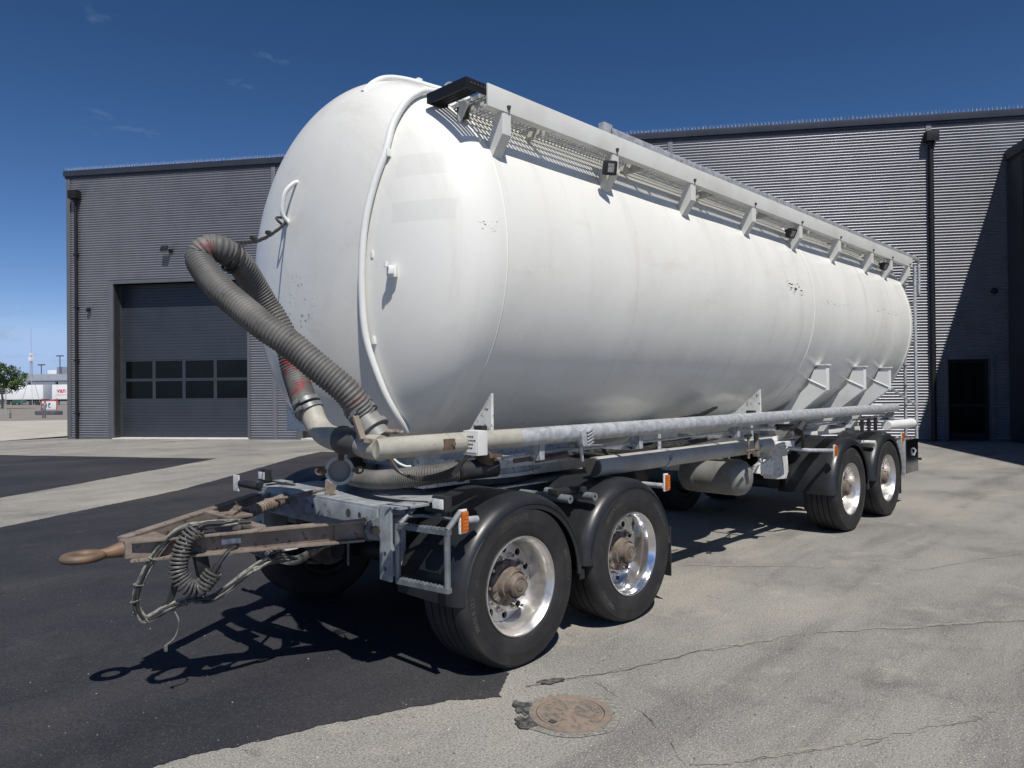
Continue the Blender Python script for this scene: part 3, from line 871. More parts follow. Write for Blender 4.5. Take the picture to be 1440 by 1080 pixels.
for px_, hh in ((4.7, 9.2), (9.9, 11.3)):
    q = MB(); q.tube([(px_, 0.6, 6.9), (px_, 0.6, hh)], 0.10, 8); q.box((px_ - 0.9, 0.4, hh - 0.1), (px_ + 0.9, 0.8, hh + 0.15)); q.build('roof_light_mast', M['truck_dark'], fb, 0)
# lattice mast
mp = at(122, 44)
ms = thing('lattice_mast', 'thin tall lattice mast standing before the far white trailers', 'mast', (mp.x, mp.y, gz(mp.x, mp.y)), 0.4)
lm = MB()
for k in range(3):
    a = 2 * PI * k / 3
    lm.tube([(1.7 * math.cos(a), 1.7 * math.sin(a), 0), (0.25 * math.cos(a), 0.25 * math.sin(a), 5.0), (0.12 * math.cos(a), 0.12 * math.sin(a), 8.7)], 0.035, 6)
for i in range(9):
    z = 5 + i * 0.42
    for k in range(3):
        a = 2 * PI * k / 3; b = a + 2 * PI / 3
        r0 = 0.25 - 0.13 * (z - 5) / 3.7
        lm.tube([(r0 * math.cos(a), r0 * math.sin(a), z), (r0 * math.cos(b), r0 * math.sin(b), z + 0.42)], 0.018, 4)
lm.build('lattice', M['galv'], ms, 0)
MB().tube([(0, 0, 8.6), (0, 0, 13.3)], [0.045, 0.03], 6).build('antenna_rod', M['galv'], ms, 0)
MB().box((-0.3, -0.3, 7.6), (0.35, 0.3, 8.3), 0.04).box((-0.2, -0.2, 8.5), (0.2, 0.2, 8.9), 0.04).build('antenna_box', M['sign_white'], ms, 0)

# tree
tp = at(92, 3)
tree = thing('tree', 'small round-crowned green tree at the left edge of the yard', 'tree', (tp.x, tp.y, gz(tp.x, tp.y)))
tk = MB()
tk.tube(spline([(0, 0, 0), (0.05, 0.02, 1.0), (-0.03, 0, 1.9)], 4), [0.16 - 0.007 * i for i in range(9)], 8)
limbs = []
for k in range(9):
    a = k * 2.4; r = random.uniform(1.0, 1.9); z = random.uniform(3.2, 5.0)
    e = Vector((r * math.cos(a), r * math.sin(a), z)); limbs.append(e)
    tk.tube(spline([(-0.03, 0, 1.7), (e.x * 0.4, e.y * 0.4, 1.7 + (z - 1.7) * 0.55), e], 4), [0.08 - 0.0075 * i for i in range(9)], 6)
tk.build('trunk', M['trunk'], tree)
lf = MB()
for k in range(230):
    while True:
        p = Vector((random.uniform(-1, 1), random.uniform(-1, 1), random.uniform(-1, 1)))
        if 0.25 < p.length < 1: break
    c = Vector((p.x * 2.65, p.y * 2.65, 3.95 + p.z * 1.9 - 0.25 * (p.x ** 2 + p.y ** 2)))
    if random.random() < 0.12: c *= 1.06
    lf.cur = 0 if random.random() < 0.55 else 1
    cr = random.uniform(0.28, 0.55)
    for j in range(34):
        d = Vector((random.gauss(0, 1), random.gauss(0, 1), random.gauss(0, 0.8))); d = d.normalized() * cr * random.random() ** 0.5
        q = c + d; n = Vector((random.gauss(0, 1), random.gauss(0, 1), random.gauss(0.6, 1))).normalized()
        u = n.orthogonal().normalized() * random.uniform(0.08, 0.14); w = n.cross(u) * 0.65
        lf.add([q - u, q + w, q + u, q - w], [[0, 1, 2, 3]])
lf.build('crown', [M['leaf_a'], M['leaf_b']], tree, 0)

# road barrier with a board
b0 = at(56, 54); b1 = at(55.2, 83)
brz = math.atan2(b1.y - b0.y, b1.x - b0.x); bl = (b1 - b0).length
bar = thing('road_barrier', 'white notice board with red striped ends on dark foot blocks across the yard', 'barrier', (b0.x, b0.y, gz(b0.x, b0.y)), brz)
MB().box((0.05, -0.35, 0), (bl * 0.98, 0.35, 0.32), 0.06).build('foot_block', M['concrete_foot'], bar, 30)
MB().box((0.42, -0.03, 0.42), (bl * 0.86, 0.0, 1.05), 0.01).build('sign_board', M['sign_white'], bar, 30)
q = MB()
for x0 in (0.25, bl * 0.88): q.bar((x0, 0.02, 0.32), (x0 + (0.14 if x0 < 1 else 0.02), 0.02, 1.28), 0.04, 0.05)
q.bar((0.3, 0.03, 1.12), (bl * 0.95, 0.03, 1.12), 0.04, 0.06)
q.build('striped_frame', M['red'], bar, 0)
q = MB()
for i, (x0, x1, z0, z1) in enumerate(((0.52, 0.62, 0.62, 0.9), (0.75, 0.82, 0.6, 0.88), (0.75, 0.95, 0.72, 0.78), (0.9, 0.97, 0.6, 0.88), (1.12, 1.2, 0.6, 0.9), (1.2, 1.34, 0.78, 0.92), (1.2, 1.34, 0.55, 0.62))):
    q.box((x0, -0.038, z0), (min(x1, bl * 0.84), -0.031, z1))
q.build('board_marks', M['ink'], bar, 0)
BL_LAB = {60.0: 'slim dark bollard, the left of the pair in front of the notice board', 63.2: 'dark bollard, the right of the pair in front of the notice board',
          14.3: 'short dark bollard by the wire fence under the tree'}
for px_, hh in ((60.0, 0.95), (63.2, 1.15), (14.3, 0.55)):
    p = at(47.5, px_)
    t = thing('bollard', BL_LAB[px_], 'bollard', (p.x, p.y, 0), 0, 'dark bollards beyond the concrete strip')
    MB().lathe([(0, 0.05), (hh - 0.03, 0.05), (hh, 0.035), (hh + 0.005, 0.0005)], axis='z', n=12).build('post', M['concrete_foot'], t)
    MB().lathe([(hh * 0.72, 0.053), (hh * 0.84, 0.053)], axis='z', n=12).build('reflector_band', M['galv'], t)
# low wire fence
fp = [at(49, x) for x in (-60, -26, 8.3)]
wf = thing('wire_fence', 'thin grey wire mesh fence ending at a post under the tree', 'fence', (fp[2].x, fp[2].y, 0.0))
for p in fp:
    q = p - fp[2]
    MB().tube([(q.x, q.y, 0), (q.x, q.y, 2.0)], 0.028, 8).build('fence_post', M['galv'], wf)
q = MB(); e = fp[0] - fp[2]
for i in range(15):
    z = 0.08 + i * 0.135
    q.tube([(0, 0, z), (e.x, e.y, z)], 0.004, 4)
for i in range(44):
    t = i / 44
    q.tube([(e.x * t, e.y * t, 0.05), (e.x * t, e.y * t, 2.0)], 0.003, 4)
q.build('wire_mesh', M['galv'], wf, 0)

# ------------------------------------------------------------------ THE TANK TRAILER (x runs rearwards, near side is -y)
T = thing('tank_trailer', 'four-axle silo tank trailer with a white bulging tank on a steered front bogie and drawbar', 'trailer')
TR, TZ, TX0, TX1, TH = 1.295, 2.511, -0.143, 7.80, 0.578

def tank_rho(x):
    if x < TX0: u = (TX0 - x) / TH
    elif x > TX1: u = (x - TX1) / TH
    else: return TR
    return TR * max(0.0, 1 - u ** 2.58) ** (1 / 2.35)
mb = MB()
prof = []
for i in range(41):
    a = PI / 2 * i / 40
    prof.append((TX0 - TH * math.cos(a) ** (2 / 2.58), max(0.001, TR * math.sin(a) ** (2 / 2.35))))
for i in range(1, 97): prof.append((TX0 + (TX1 - TX0) * i / 96, TR))
for i in range(39, -1, -1):
    a = PI / 2 * i / 40
    prof.append((TX1 + TH * math.cos(a) ** (2 / 2.58), max(0.001, TR * math.sin(a) ** (2 / 2.35))))
mb.lathe(prof, (0, 0, TZ), 'x', 128)
# gentle dents and flats in the thin shell, as real geometry
from mathutils import noise as mnoise
for i, p in enumerate(mb.v):
    v = Vector(p); c = Vector((v.x, 0, TZ)); d = v - c
    if d.length > 0.2:
        k = mnoise.noise(Vector((v.x * 0.9, v.y * 0.8, v.z * 0.8))) * 0.006 + mnoise.noise(Vector((v.x * 2.6 + 9, v.y * 1.7, v.z * 1.7))) * 0.0028
        if v.x > 3.4:     # shallow hoop-shaped buckles towards the rear
            k += 0.0026 * math.sin((v.x + 0.15 * math.sin(v.z * 2.0)) * 6.3) * min(1.0, (v.x - 3.4) / 0.8) * (0.6 + 0.4 * math.sin(v.x * 1.7 + v.z))
        mb.v[i] = tuple(v + d.normalized() * k)
tank = mb.build('tank', M['tank'], T, 180)
for x in (TX0, 4.45, TX1):
    w = MB(); w.lathe([(x - 0.009, TR - 0.004), (x - 0.004, TR + 0.0035), (x + 0.004, TR + 0.0035), (x + 0.009, TR - 0.004)], (0, 0, TZ), 'x', 128)
    w.build('weld_seam', M['tank'], tank, 60)
# discharge hoppers below the tank
for x in (1.75, 3.55, 5.3):
    w = MB(); w.lathe([(1.36, 0.95), (1.22, 0.62), (1.02, 0.22), (0.95, 0.20), (0.95, 0.0005)], (x, 0, 0), 'z', 40)
    w.build('hopper_cone', M['white'], T, 50)
# white conduit over the head, small fixings
cond = [(0.05, -0.80, 3.56), (-0.30, -0.80, 3.535), (-0.41, -0.78, 3.49), (-0.49, -0.765, 3.41), (-0.565, -0.75, 3.27), (-0.615, -0.745, 3.10), (-0.665, -0.70, 2.91),
        (-0.70, -0.66, 2.70), (-0.71, -0.635, 2.49), (-0.70, -0.615, 2.23), (-0.67, -0.615, 1.98), (-0.59, -0.645, 1.72), (-0.50, -0.655, 1.55), (-0.385, -0.635, 1.42)]
w = MB(); w.tube(spline(cond, 6), 0.0215, 14); cd = w.build('conduit', M['white'], T)
for p in ((-0.64, -0.745, 3.09), (-0.69, -0.66, 2.49), (-0.66, -0.625, 1.98)):
    MB().obox(Vector(p) + Vector((0.03, -0.018, 0)), (0.03, 0.022, 0.045), (1, 0, 0), (0, 0, 1), 0.005).build('conduit_clip', M['white'], cd, 30)
w = MB(); w.tube(spline([(-0.46, -0.3, 3.625), (-0.38, -0.3, 3.712), (-0.27, -0.3, 3.778), (-0.10, -0.3, 3.815), (0.08, -0.36, 3.80), (0.25, -0.46, 3.76), (0.5, -0.5, 3.72)], 6), 0.021, 12)
w.build('top_pipe', M['white'], T)
w = MB(); w.box((0.06, -0.22, 3.76), (0.10, -0.15, 3.91), 0.006); w.box((0.05, -0.26, 3.84), (0.11, -0.14, 3.875), 0.006); w.bar((0.1, -0.18, 3.78), (0.35, -0.18, 3.90), 0.035, 0.035)
w.build('top_bracket', M['white'], T, 30)
w = MB(); w.lathe([(0.0, 0.0005), (0.0, 0.055), (0.02, 0.055), (0.02, 0.0005)], (0.05, -0.55, 3.72), 'x', 20); w.box((0.04, -0.56, 3.60), (0.055, -0.53, 3.70))
w.build('small_plate', M['galv'], T, 30)
# junction knob on the shoulder
w = MB(); n_ = Vector((-0.75, -0.62, 0.0)).normalized()
w.obox(Vector((-0.63, -0.83, 2.37)) + n_ * 0.02, (0.05, 0.06, 0.07), n_, (0, 0, 1), 0.012); w.obox(Vector((-0.63, -0.83, 2.37)) + n_ * 0.04, (0.05, 0.035, 0.04), n_, (0, 0, 1), 0.01)
w.lathe([(0, 0.0005), (0, 0.014), (0.03, 0.014), (0.03, 0.0005)], (-0.70, -0.86, 2.39), 'z', 10)
w.build('shoulder_fitting', M['white'], T, 30)
# grab handle on the head
w = MB(); w.tube(spline([(-0.66, 0.15, 3.09), (-0.70, 0.17, 3.08), (-0.745, 0.20, 3.02), (-0.755, 0.225, 2.94), (-0.745, 0.24, 2.87), (-0.70, 0.24, 2.82)], 6), 0.0155, 12)
w.build('grab_handle', M['white'], T)

# ---------------- catwalk
w = MB(); w.box((-0.26, -1.256, 3.333), (8.06, -1.244, 3.465), 0.003); w.box((-0.26, -1.244, 3.333), (8.06, -1.20, 3.345), 0.002)
fas = w.build('fascia', M['fascia'], T, 30)
w = MB(); x = -0.24
while x < 8.05:
    w.box((x, -1.243, 3.405), (x + 0.013, -0.90, 3.43)); x += 0.036
y = -1.235
while y < -0.90:
    w.box((-0.25, y, 3.404), (8.05, y + 0.008, 3.4295)); y += 0.066
w.box((-0.25, -0.90, 3.39), (8.05, -0.886, 3.435))
w.build('walkway_grating', M['galv'], T, 0)
BX = [-0.10, 1.0, 2.07, 3.16, 4.22, 5.30, 6.40, 7.15, 7.92]
for i, x in enumerate(BX):
    w = MB(); w.prism([(x - 0.036, -1.250, 3.332), (x - 0.036, -1.250, 3.20), (x - 0.036, -1.165, 3.085), (x - 0.036, -1.09, 3.11), (x - 0.036, -1.13, 3.19), (x - 0.036, -1.205, 3.332)], (0.010, 0, 0))
    w.prism([(x - 0.026, -1.252, 3.332), (x - 0.026, -1.252, 3.20), (x - 0.026, -1.240, 3.20), (x - 0.026, -1.240, 3.332)], (0.062, 0, 0))
    w.prism([(x - 0.026, -1.252, 3.20), (x - 0.026, -1.165, 3.083), (x - 0.026, -1.15, 3.093), (x - 0.026, -1.240, 3.204)], (0.062, 0, 0))
    b_ = w.build('walkway_bracket', M['fascia'], T, 30)
    q = MB(); q.tube([(x + 0.01, -1.262, 3.352), (x + 0.01, -1.262, 3.372)], [0.009, 0.014], 10); q.build('retaining_pin', M['ink'], b_)
    q = MB(); q.box((x + 0.45, -1.236, 3.33), (x + 0.46, -0.93, 3.402)) if i < 8 else q.box((x - 0.05, -1.236, 3.36), (x - 0.04, -0.93, 3.402))
    if i < 8:
        for yy in (-1.20, -1.12, -1.04): q.tube([(x + 0.44, yy, 3.36), (x + 0.47, yy, 3.36)], 0.026, 12)
    q.build('cross_member', M['fascia'], T, 30)
# folding step at the front end of the catwalk
w = MB(); w.box((-0.425, -1.25, 3.395), (-0.405, -0.90, 3.455), 0.003); w.box((-0.405, -1.25, 3.395), (-0.265, -1.235, 3.455), 0.003); w.box((-0.405, -0.915, 3.395), (-0.265, -0.90, 3.455), 0.003)
st = w.build('end_step', M['pipe_black'], T, 30)
w = MB()
for i in range(5): w.box((-0.40 + i * 0.027, -1.233, 3.42), (-0.388 + i * 0.027, -0.917, 3.452))
w.build('step_grating', M['pipe_black'], st, 0)
w = MB()
for i in range(5): w.tube([(-0.385 + i * 0.026, -1.2505, 3.43), (-0.385 + i * 0.026, -1.2535, 3.43)], 0.006, 10)
w.build('step_holes', M['ink'], st, 30)
w = MB(); w.prism([(-0.30, -1.06, 3.40), (-0.28, -0.99, 3.24), (-0.28, -1.12, 3.39)], (0.010, 0, 0)); w.build('step_bracket', M['fascia'], T, 30)
w = MB(); w.bar((-0.22, -1.235, 3.375), (-0.22, -0.93, 3.375), 0.012, 0.05)
for yy in (-1.18, -1.09, -1.0): w.tube([(-0.232, yy, 3.375), (-0.208, yy, 3.375)], 0.020, 12)
w.build('cross_member', M['fascia'], T, 30)

def work_light(c, aim, k=1.0, name='work_light'):
    c = Vector(c); aim = Vector(aim).normalized()
    q = MB(); q.obox(c, (0.045 * k, 0.10 * k, 0.10 * k), aim, (0, 0, 1), 0.018); q.obox(c - aim * 0.03, (0.03, 0.07, 0.07), aim, (0, 0, 1), 0.01); q.obox(c - aim * 0.06, (0.06, 0.03, 0.03), aim, (0, 0, 1), 0.005)
    o = q.build(name, M['black_steel'], T, 30)
    MB().obox(c + aim * 0.0235 * k, (0.005, 0.045 * k, 0.06 * k), aim, (0, 0, 1), 0.002).build('light_lens', M['lens_dim'], o, 0)
work_light((0.90, -1.275, 3.21), (-0.5, -0.8, -0.3))
work_light((4.10, -1.20, 3.24), (-0.3, -0.8, -0.5))
work_light((7.02, -1.20, 3.24), (-0.3, -0.8, -0.5))
work_light((-0.26, -1.04, 3.345), (-0.75, -0.6, -0.3), 0.7)
# folded handrail lying on the catwalk, with bent rear end
w = MB(); w.box((1.0, -1.215, 3.485), (8.52, -1.175, 3.535), 0.006); w.box((0.92, -1.215, 3.44), (1.02, -1.165, 3.555), 0.006)
x = 1.6
while x < 8.2:
    w.box((x, -1.222, 3.432), (x + 0.03, -1.170, 3.540)); x += 0.8
hr = w.build('folded_handrail', M['galv'], T, 30)
w = MB(); w.tube(spline([(8.50, -1.195, 3.51), (8.57, -1.195, 3.49), (8.59, -1.195, 3.42), (8.59, -1.195, 3.08), (8.56, -1.195, 3.01), (8.50, -1.20, 3.03), (8.12, -1.25, 3.21)], 6), 0.02, 10)
w.build('rail_end', M['galv'], hr)
# rear ladder
w = MB(); w.tube([(8.10, -1.27, 0.93), (8.10, -1.27, 3.36)], 0.021, 10); w.tube([(8.50, -1.02, 0.93), (8.50, -1.02, 3.30), (8.45, -1.05, 3.40)], 0.021, 10)
ld = w.build('rear_ladder', M['galv'], T)
for i in range(8):
    z = 1.1 + i * 0.29
    MB().tube([(8.10, -1.27, z), (8.50, -1.02, z)], 0.014, 8).build('rung', M['galv'], ld)
MB().tube([(7.15, -1.20, 1.66), (8.09, -1.262, 1.40)], 0.017, 8).build('ladder_stay', M['galv'], ld)

# ---------------- side pipe along the near side
w = MB(); w.tube([(-0.03, -1.25, 1.385), (7.22, -1.25, 1.385)], 0.0565, 24); sp_ = w.build('side_pipe', M['galv'], T)
w = MB(); w.tube([(-1.05, -1.235, 1.385), (-0.98, -1.25, 1.385), (-0.03, -1.25, 1.385)], [0.050, 0.0565, 0.0568], 24)
w.lathe([(-0.61, 0.0568), (-0.61, 0.0585), (-0.60, 0.0585), (-0.60, 0.0568)], (0, -1.25, 1.385), 'x', 24)
w.build('front_pipe', M['beige_pipe'], T)
for i, x in enumerate((0.16, 1.25, 2.77, 4.06, 5.55, 7.1)):
    w = MB(); w.prism([(x, -1.255, 1.40), (x, -1.255, 1.235), (x, -1.20, 1.225), (x, -1.12, 1.25)], (0.012, 0, 0)); w.box((x, -1.262, 1.235), (x + 0.045, -1.25, 1.34), 0.002); w.box((x, -1.20, 1.22), (x + 0.03, -0.66, 1.245))
    w.tube([(x + 0.004, -1.215, 1.262), (x - 0.02, -1.215, 1.262)], 0.014, 10)
    w.build('pipe_bracket', M['galv'], T, 30)
w = MB(); w.tube([(-0.1, -1.19, 1.262), (2.77, -1.19, 1.285)], 0.0105, 8); w.tube([(2.8, -1.18, 1.29), (4.0, -1.17, 1.27)], 0.0105, 8)
w.tube(spline([(4.1, -1.2, 1.26), (4.9, -1.18, 1.285), (5.6, -1.2, 1.27), (6.9, -1.2, 1.29)], 6), 0.009, 8); w.tube(spline([(4.1, -1.15, 1.23), (5.0, -1.15, 1.25), (6.0, -1.18, 1.275)], 6), 0.008, 8)
w.build('control_rods', M['galv'], T)
w = MB(); w.bar((0.0, -1.19, 1.24), (0.5, -1.20, 1.255), 0.012, 0.03); w.tube([(0.18, -1.21, 1.225), (0.48, -1.215, 1.245)], [0.012, 0.018], 8); w.build('valve_lever', M['rust'], T)
# sprung pipe clamp
w = MB(); w.obox((0.53, -1.30, 1.355), (0.05, 0.05, 0.11), (1, 0, 0.2), (0, 0, 1), 0.01)
for i in range(5): w.obox((0.60, -1.30, 1.315 + i * 0.022), (0.07, 0.045, 0.010), (1, 0, 0.35), (0, 0, 1), 0.003)
w.tube([(0.53, -1.29, 1.31), (0.57, -1.27, 1.20)], 0.012, 8)
w.build('pipe_clamp', M['galv'], T, 30)
MB().box((-0.66, -1.315, 1.355), (-0.585, -1.300, 1.415), 0.004).tube([(-0.60, -1.31, 1.385), (-0.60, -1.325, 1.385)], 0.012, 8).build('rusty_plate', M['rust'], T, 30)
# switch box with a printed notice
w = MB(); w.box((-0.475, -1.375, 1.315), (-0.400, -1.255, 1.452), 0.005); jb = w.build('switch_box', M['label'], T, 30)
MB().box((-0.4785, -1.365, 1.332), (-0.4765, -1.266, 1.437)).build('notice_plate', M['white'], jb, 0)
w = MB()
for i, (a, b) in enumerate(((0.0, 0.055), (0.0, 0.075), (0.0, 0.06), (0.0, 0.05))):
    z = 1.419 - i * 0.021; yy = -1.277
    while yy > -1.277 - b:
        l = random.uniform(0.006, 0.014); w.box((-0.4800, yy - l, z - 0.004), (-0.4788, yy, z + 0.004)); yy -= l + 0.004
w.build('notice_text', M['ink'], jb, 0)

# ---------------- big corrugated hoses in front of the head
def corr_hose(path, r, name, pitch=0.021, parent=T):
    P = resample(spline(path, 14), pitch / 4)
    prof_ = [1.0, 0.955, 0.885, 0.955]
    w = MB(); w.tube(P, r, 28, True, False, lambda i: r * prof_[i % 4])
    return w.build(name, M['hose'], parent, 180)
corr_hose([(-1.0, -1.062, 1.553), (-1.09, -1.035, 1.677), (-1.2, -0.943, 1.801), (-1.3, -0.835, 1.926), (-1.38, -0.737, 2.013), (-1.44, -0.597, 2.12), (-1.49, -0.483, 2.213), (-1.515, -0.337, 2.329), (-1.52, -0.258, 2.421), (-1.475, -0.273, 2.476), (-1.4, -0.285, 2.474), (-1.28, -0.238, 2.421), (-1.16, -0.169, 2.316), (-1.08, -0.157, 2.21), (-1.02, -0.188, 2.099), (-0.98, -0.225, 1.982), (-0.96, -0.272, 1.808), (-0.97, -0.36, 1.692), (-1.0, -0.501, 1.555)], 0.076, 'suction_hose')
w = MB()
def ring(mb, c, t, r, wd, n=28):
    c = Vector(c); t = Vector(t).normalized(); mb.tube([c - t * wd / 2, c + t * wd / 2], r, n)
def clamp(c, t, r):
    c = Vector(c); t = Vector(t).normalized()
    w = MB(); ring(w, c - t * 0.022, t, r, 0.026); ring(w, c + t * 0.022, t, r, 0.026)
    u = t.cross(Vector((0.3, -0.6, 0.7))).normalized()
    for s in (-1, 1):
        for k in (-0.022, 0.022):
            w.obox(c + u * s * (r + 0.010) + t * k, (0.035, 0.022, 0.022), t.cross(u), t, 0.004)
            w.tube([c + u * s * (r + 0.012) + t * k - t.cross(u) * 0.03, c + u * s * (r + 0.012) + t * k + t.cross(u) * 0.035], 0.006, 6)
    return w.build('hose_clamp', M['clamp'], T, 30)
tA = Vector((-0.06, 0.14, 0.17)); tB = Vector((-0.03, 0.10, 0.16))
clamp((-1.005, -1.04, 1.575), tA, 0.082); clamp((-1.0, -0.50, 1.59), tB, 0.081)
w = MB(); cA = Vector((-0.985, -1.09, 1.495)); ring(w, cA, tA, 0.080, 0.07); ring(w, cA - tA.normalized() * 0.025, tA, 0.094, 0.025); ring(w, cA - tA.normalized() * 0.05, tA, 0.07, 0.09)
cp = w.build('hose_coupling', M['tube_grey'], T, 30)
w = MB(); w.bar((-1.075, -1.09, 1.55), (-1.10, -1.20, 1.43), 0.03, 0.022); w.bar((-1.10, -1.20, 1.43), (-1.03, -1.23, 1.42), 0.03, 0.022); w.tube([(-0.98, -1.18, 1.47), (-0.88, -1.24, 1.46)], 0.012, 8)
w.build('coupling_lever', M['steel_old'], cp, 30)
w = MB(); w.tube(spline([(-0.99, -0.52, 1.57), (-0.985, -0.57, 1.49), (-0.985, -0.66, 1.435), (-0.99, -0.80, 1.41), (-1.0, -0.98, 1.405), (-1.02, -1.14, 1.39), (-1.01, -1.23, 1.385)], 8), 0.066, 24)
w.build('elbow_pipe', M['beige_pipe'], T)
w = MB(); w.tube([(-1.0, -0.86, 1.409), (-1.005, -1.08, 1.40)], 0.074, 24); ring(w, (-0.99, -0.85, 1.41), (0, 1, 0), 0.078, 0.02)
w.build('pipe_sleeve', M['sleeve'], T)
# hanging blind cap
cc = Vector((-0.97, -0.78, 1.235)); ax_ = Vector((-0.52, -0.84, 0.12)).normalized()
w = MB(); uu = ax_.orthogonal().normalized(); vv_ = ax_.cross(uu)
def disc_ring(mb, c, ax, r0, r1, d, n=32):
    u = ax.orthogonal().normalized(); v = ax.cross(u); vs = []; 
    for (r, k) in ((r0, 0), (r1, 0), (r1, -d), (r0, -d)):
        vs += [c + (u * math.cos(2 * PI * i / n) + v * math.sin(2 * PI * i / n)) * r + ax * k for i in range(n)]
    mb.add(vs, [[j * n + i, j * n + (i + 1) % n, ((j + 1) % 4) * n + (i + 1) % n, ((j + 1) % 4) * n + i] for j in range(4) for i in range(n)])
disc_ring(w, cc, ax_, 0.062, 0.080, 0.05)
cap = w.build('blind_cap', M['tube_light'], T, 30)
w = MB(); w.tube([cc - ax_ * 0.03, cc - ax_ * 0.04], 0.064, 28); w.build('cap_disc', M['tube_grey'], cap, 30)
w = MB(); w.bar(cc - ax_ * 0.012 + Vector((0, 0, 0.06)), cc - ax_ * 0.012 - Vector((0, 0, 0.065)), 0.018, 0.015)
w.build('cap_lever', M['tube_light'], cap, 30)
for s in (-1, 1):
    w = MB()
    p = cc + ax_.cross(Vector((0, 0, 1))).normalized() * s * 0.105
    w.tube([p + Vector((0.02 * math.cos(a), 0.02 * math.cos(a) * -0.6, 0.018 * math.sin(a))) for a in [2 * PI * i / 12 for i in range(12)]], 0.006, 6, False, True)
    w.bar(cc + ax_.cross(Vector((0, 0, 1))).normalized() * s * 0.07, p, 0.012, 0.02)
    w.build('cap_ear', M['rust'], cap)
MB().bar((-0.97, -0.80, 1.37), (-0.96, -0.78, 1.30), 0.03, 0.05).build('cap_strap', M['black_steel'], cap, 30)
# rope tying the hose to the grab handle
w = MB()
for k in range(3):
    ra = [Vector((-0.72, 0.245, 2.82)).lerp(Vector((-1.340, -0.241, 2.532)), t / 10) + Vector((0, 0, 0.008 * math.sin(t * 1.7 + k * 2.1) - 0.05 * math.sin(PI * t / 10))) for t in range(11)]
    w.tube(spline(ra, 3), 0.0065, 6)
w.tube([Vector((-1.340, -0.261, 2.447)) + (Vector((0.861, 0.337, -0.380)).cross(Vector((0, 1, 0))).normalized() * math.cos(a) + Vector((0, 1, 0)) * math.sin(a)) * 0.083 for a in [2 * PI * i / 24 for i in range(24)]], 0.009, 6, False, True)
w.tube([Vector((-1.310, -0.250, 2.434)) + (Vector((0.861, 0.337, -0.380)).cross(Vector((0, 1, 0))).normalized() * math.cos(a) + Vector((0, 1, 0.15)) * math.sin(a)) * 0.083 for a in [2 * PI * i / 24 for i in range(24)]], 0.009, 6, False, True)
w.tube(spline([(-0.72, 0.25, 2.83), (-0.76, 0.22, 2.80), (-0.80, 0.23, 2.84), (-0.73, 0.27, 2.86)], 4), 0.009, 6)
for t in (0.35, 0.62, 0.9):
    p = Vector((-0.72, 0.245, 2.80)).lerp(Vector((-1.340, -0.241, 2.512)), t); w.tube([p + Vector((0.015, 0.01, 0)), p - Vector((0.015, 0.01, 0.006))], 0.015, 8)
w.build('tie_rope', M['cable_black'], T)
# hose lying under the head
corr_hose([(0.15, 0.55, 1.13), (-0.15, 0.35, 1.11), (-0.38, 0.05, 1.10), (-0.48, -0.35, 1.105), (-0.49, -0.62, 1.13), (-0.42, -0.86, 1.165), (-0.26, -0.98, 1.185)], 0.062, 'transfer_hose', 0.014)
w = MB(); w.tube([(-0.27, -0.97, 1.185), (0.0, -1.03, 1.19)], 0.060, 24); ring(w, (-0.25, -0.975, 1.185), (1, -0.2, 0), 0.067, 0.03); w.build('hose_stub', M['black_steel'], T, 30)
w = MB(); ring(w, (-0.10, -1.02, 1.275), (0.3, 0, 1), 0.075, 0.02); ring(w, (-0.08, -1.02, 1.25), (0.3, 0, 1), 0.06, 0.08); w.bar((-0.16, -1.1, 1.27), (-0.02, -1.1, 1.27), 0.02, 0.02); w.build('rusty_flange', M['rust'], T, 30)
w = MB()
for k in range(4): w.tube(spline([(-0.46, -1.30 + k * 0.008, 1.315), (-0.52, -1.22, 1.24 - k * 0.012), (-0.60, -1.08, 1.19 - k * 0.006), (-0.66, -0.95, 1.20), (-0.70, -0.88, 1.26 + k * 0.01), (-0.72, -0.86, 1.33)], 6), 0.008, 6)
w.build('wiring_loop', M['cable_black'], T)
w = MB(); w.tube(spline([(-0.78, -0.98, 1.33), (-0.74, -1.0, 1.28), (-0.70, -1.02, 1.255), (-0.66, -1.02, 1.25)], 5), 0.006, 6); w.build('white_wire', M['white'], T)

# ---------------- main frame and supports
w = MB()
for y in (-0.45, 0.45):
    w.box((-0.15, y - 0.05, 1.02), (8.05, y + 0.05, 1.26), 0.004)
for x in (0.2, 1.15, 2.9, 4.4, 6.2, 7.9): w.box((x, -0.40, 1.04), (x + 0.1, 0.40, 1.22))
w.build('main_frame', M['dirty_white'], T, 30)
w = MB()
for y in (-0.66, 0.66): w.box((-0.02, y - 0.04, 1.125), (1.30, y + 0.04, 1.215), 0.004)
w.box((1.22, -0.62, 1.13), (1.30, 0.62, 1.21)); w.box((-0.02, -0.62, 1.13), (0.06, 0.62, 1.21))
w.build('bolster_frame', M['dirty_white'], T, 30)
for y in (-0.70, 0.70):   # white rails carrying the rear bogie
    s = -1 if y < 0 else 1
    MB().box((4.3, min(y, y - s * 0.2), 1.06), (7.75, max(y, y - s * 0.2), 1.115), 0.004).build('rear_rail', M['white'], T, 30)
def tank_y(z): return -math.sqrt(max(0, (TR - 0.012) ** 2 - (z - TZ) ** 2))
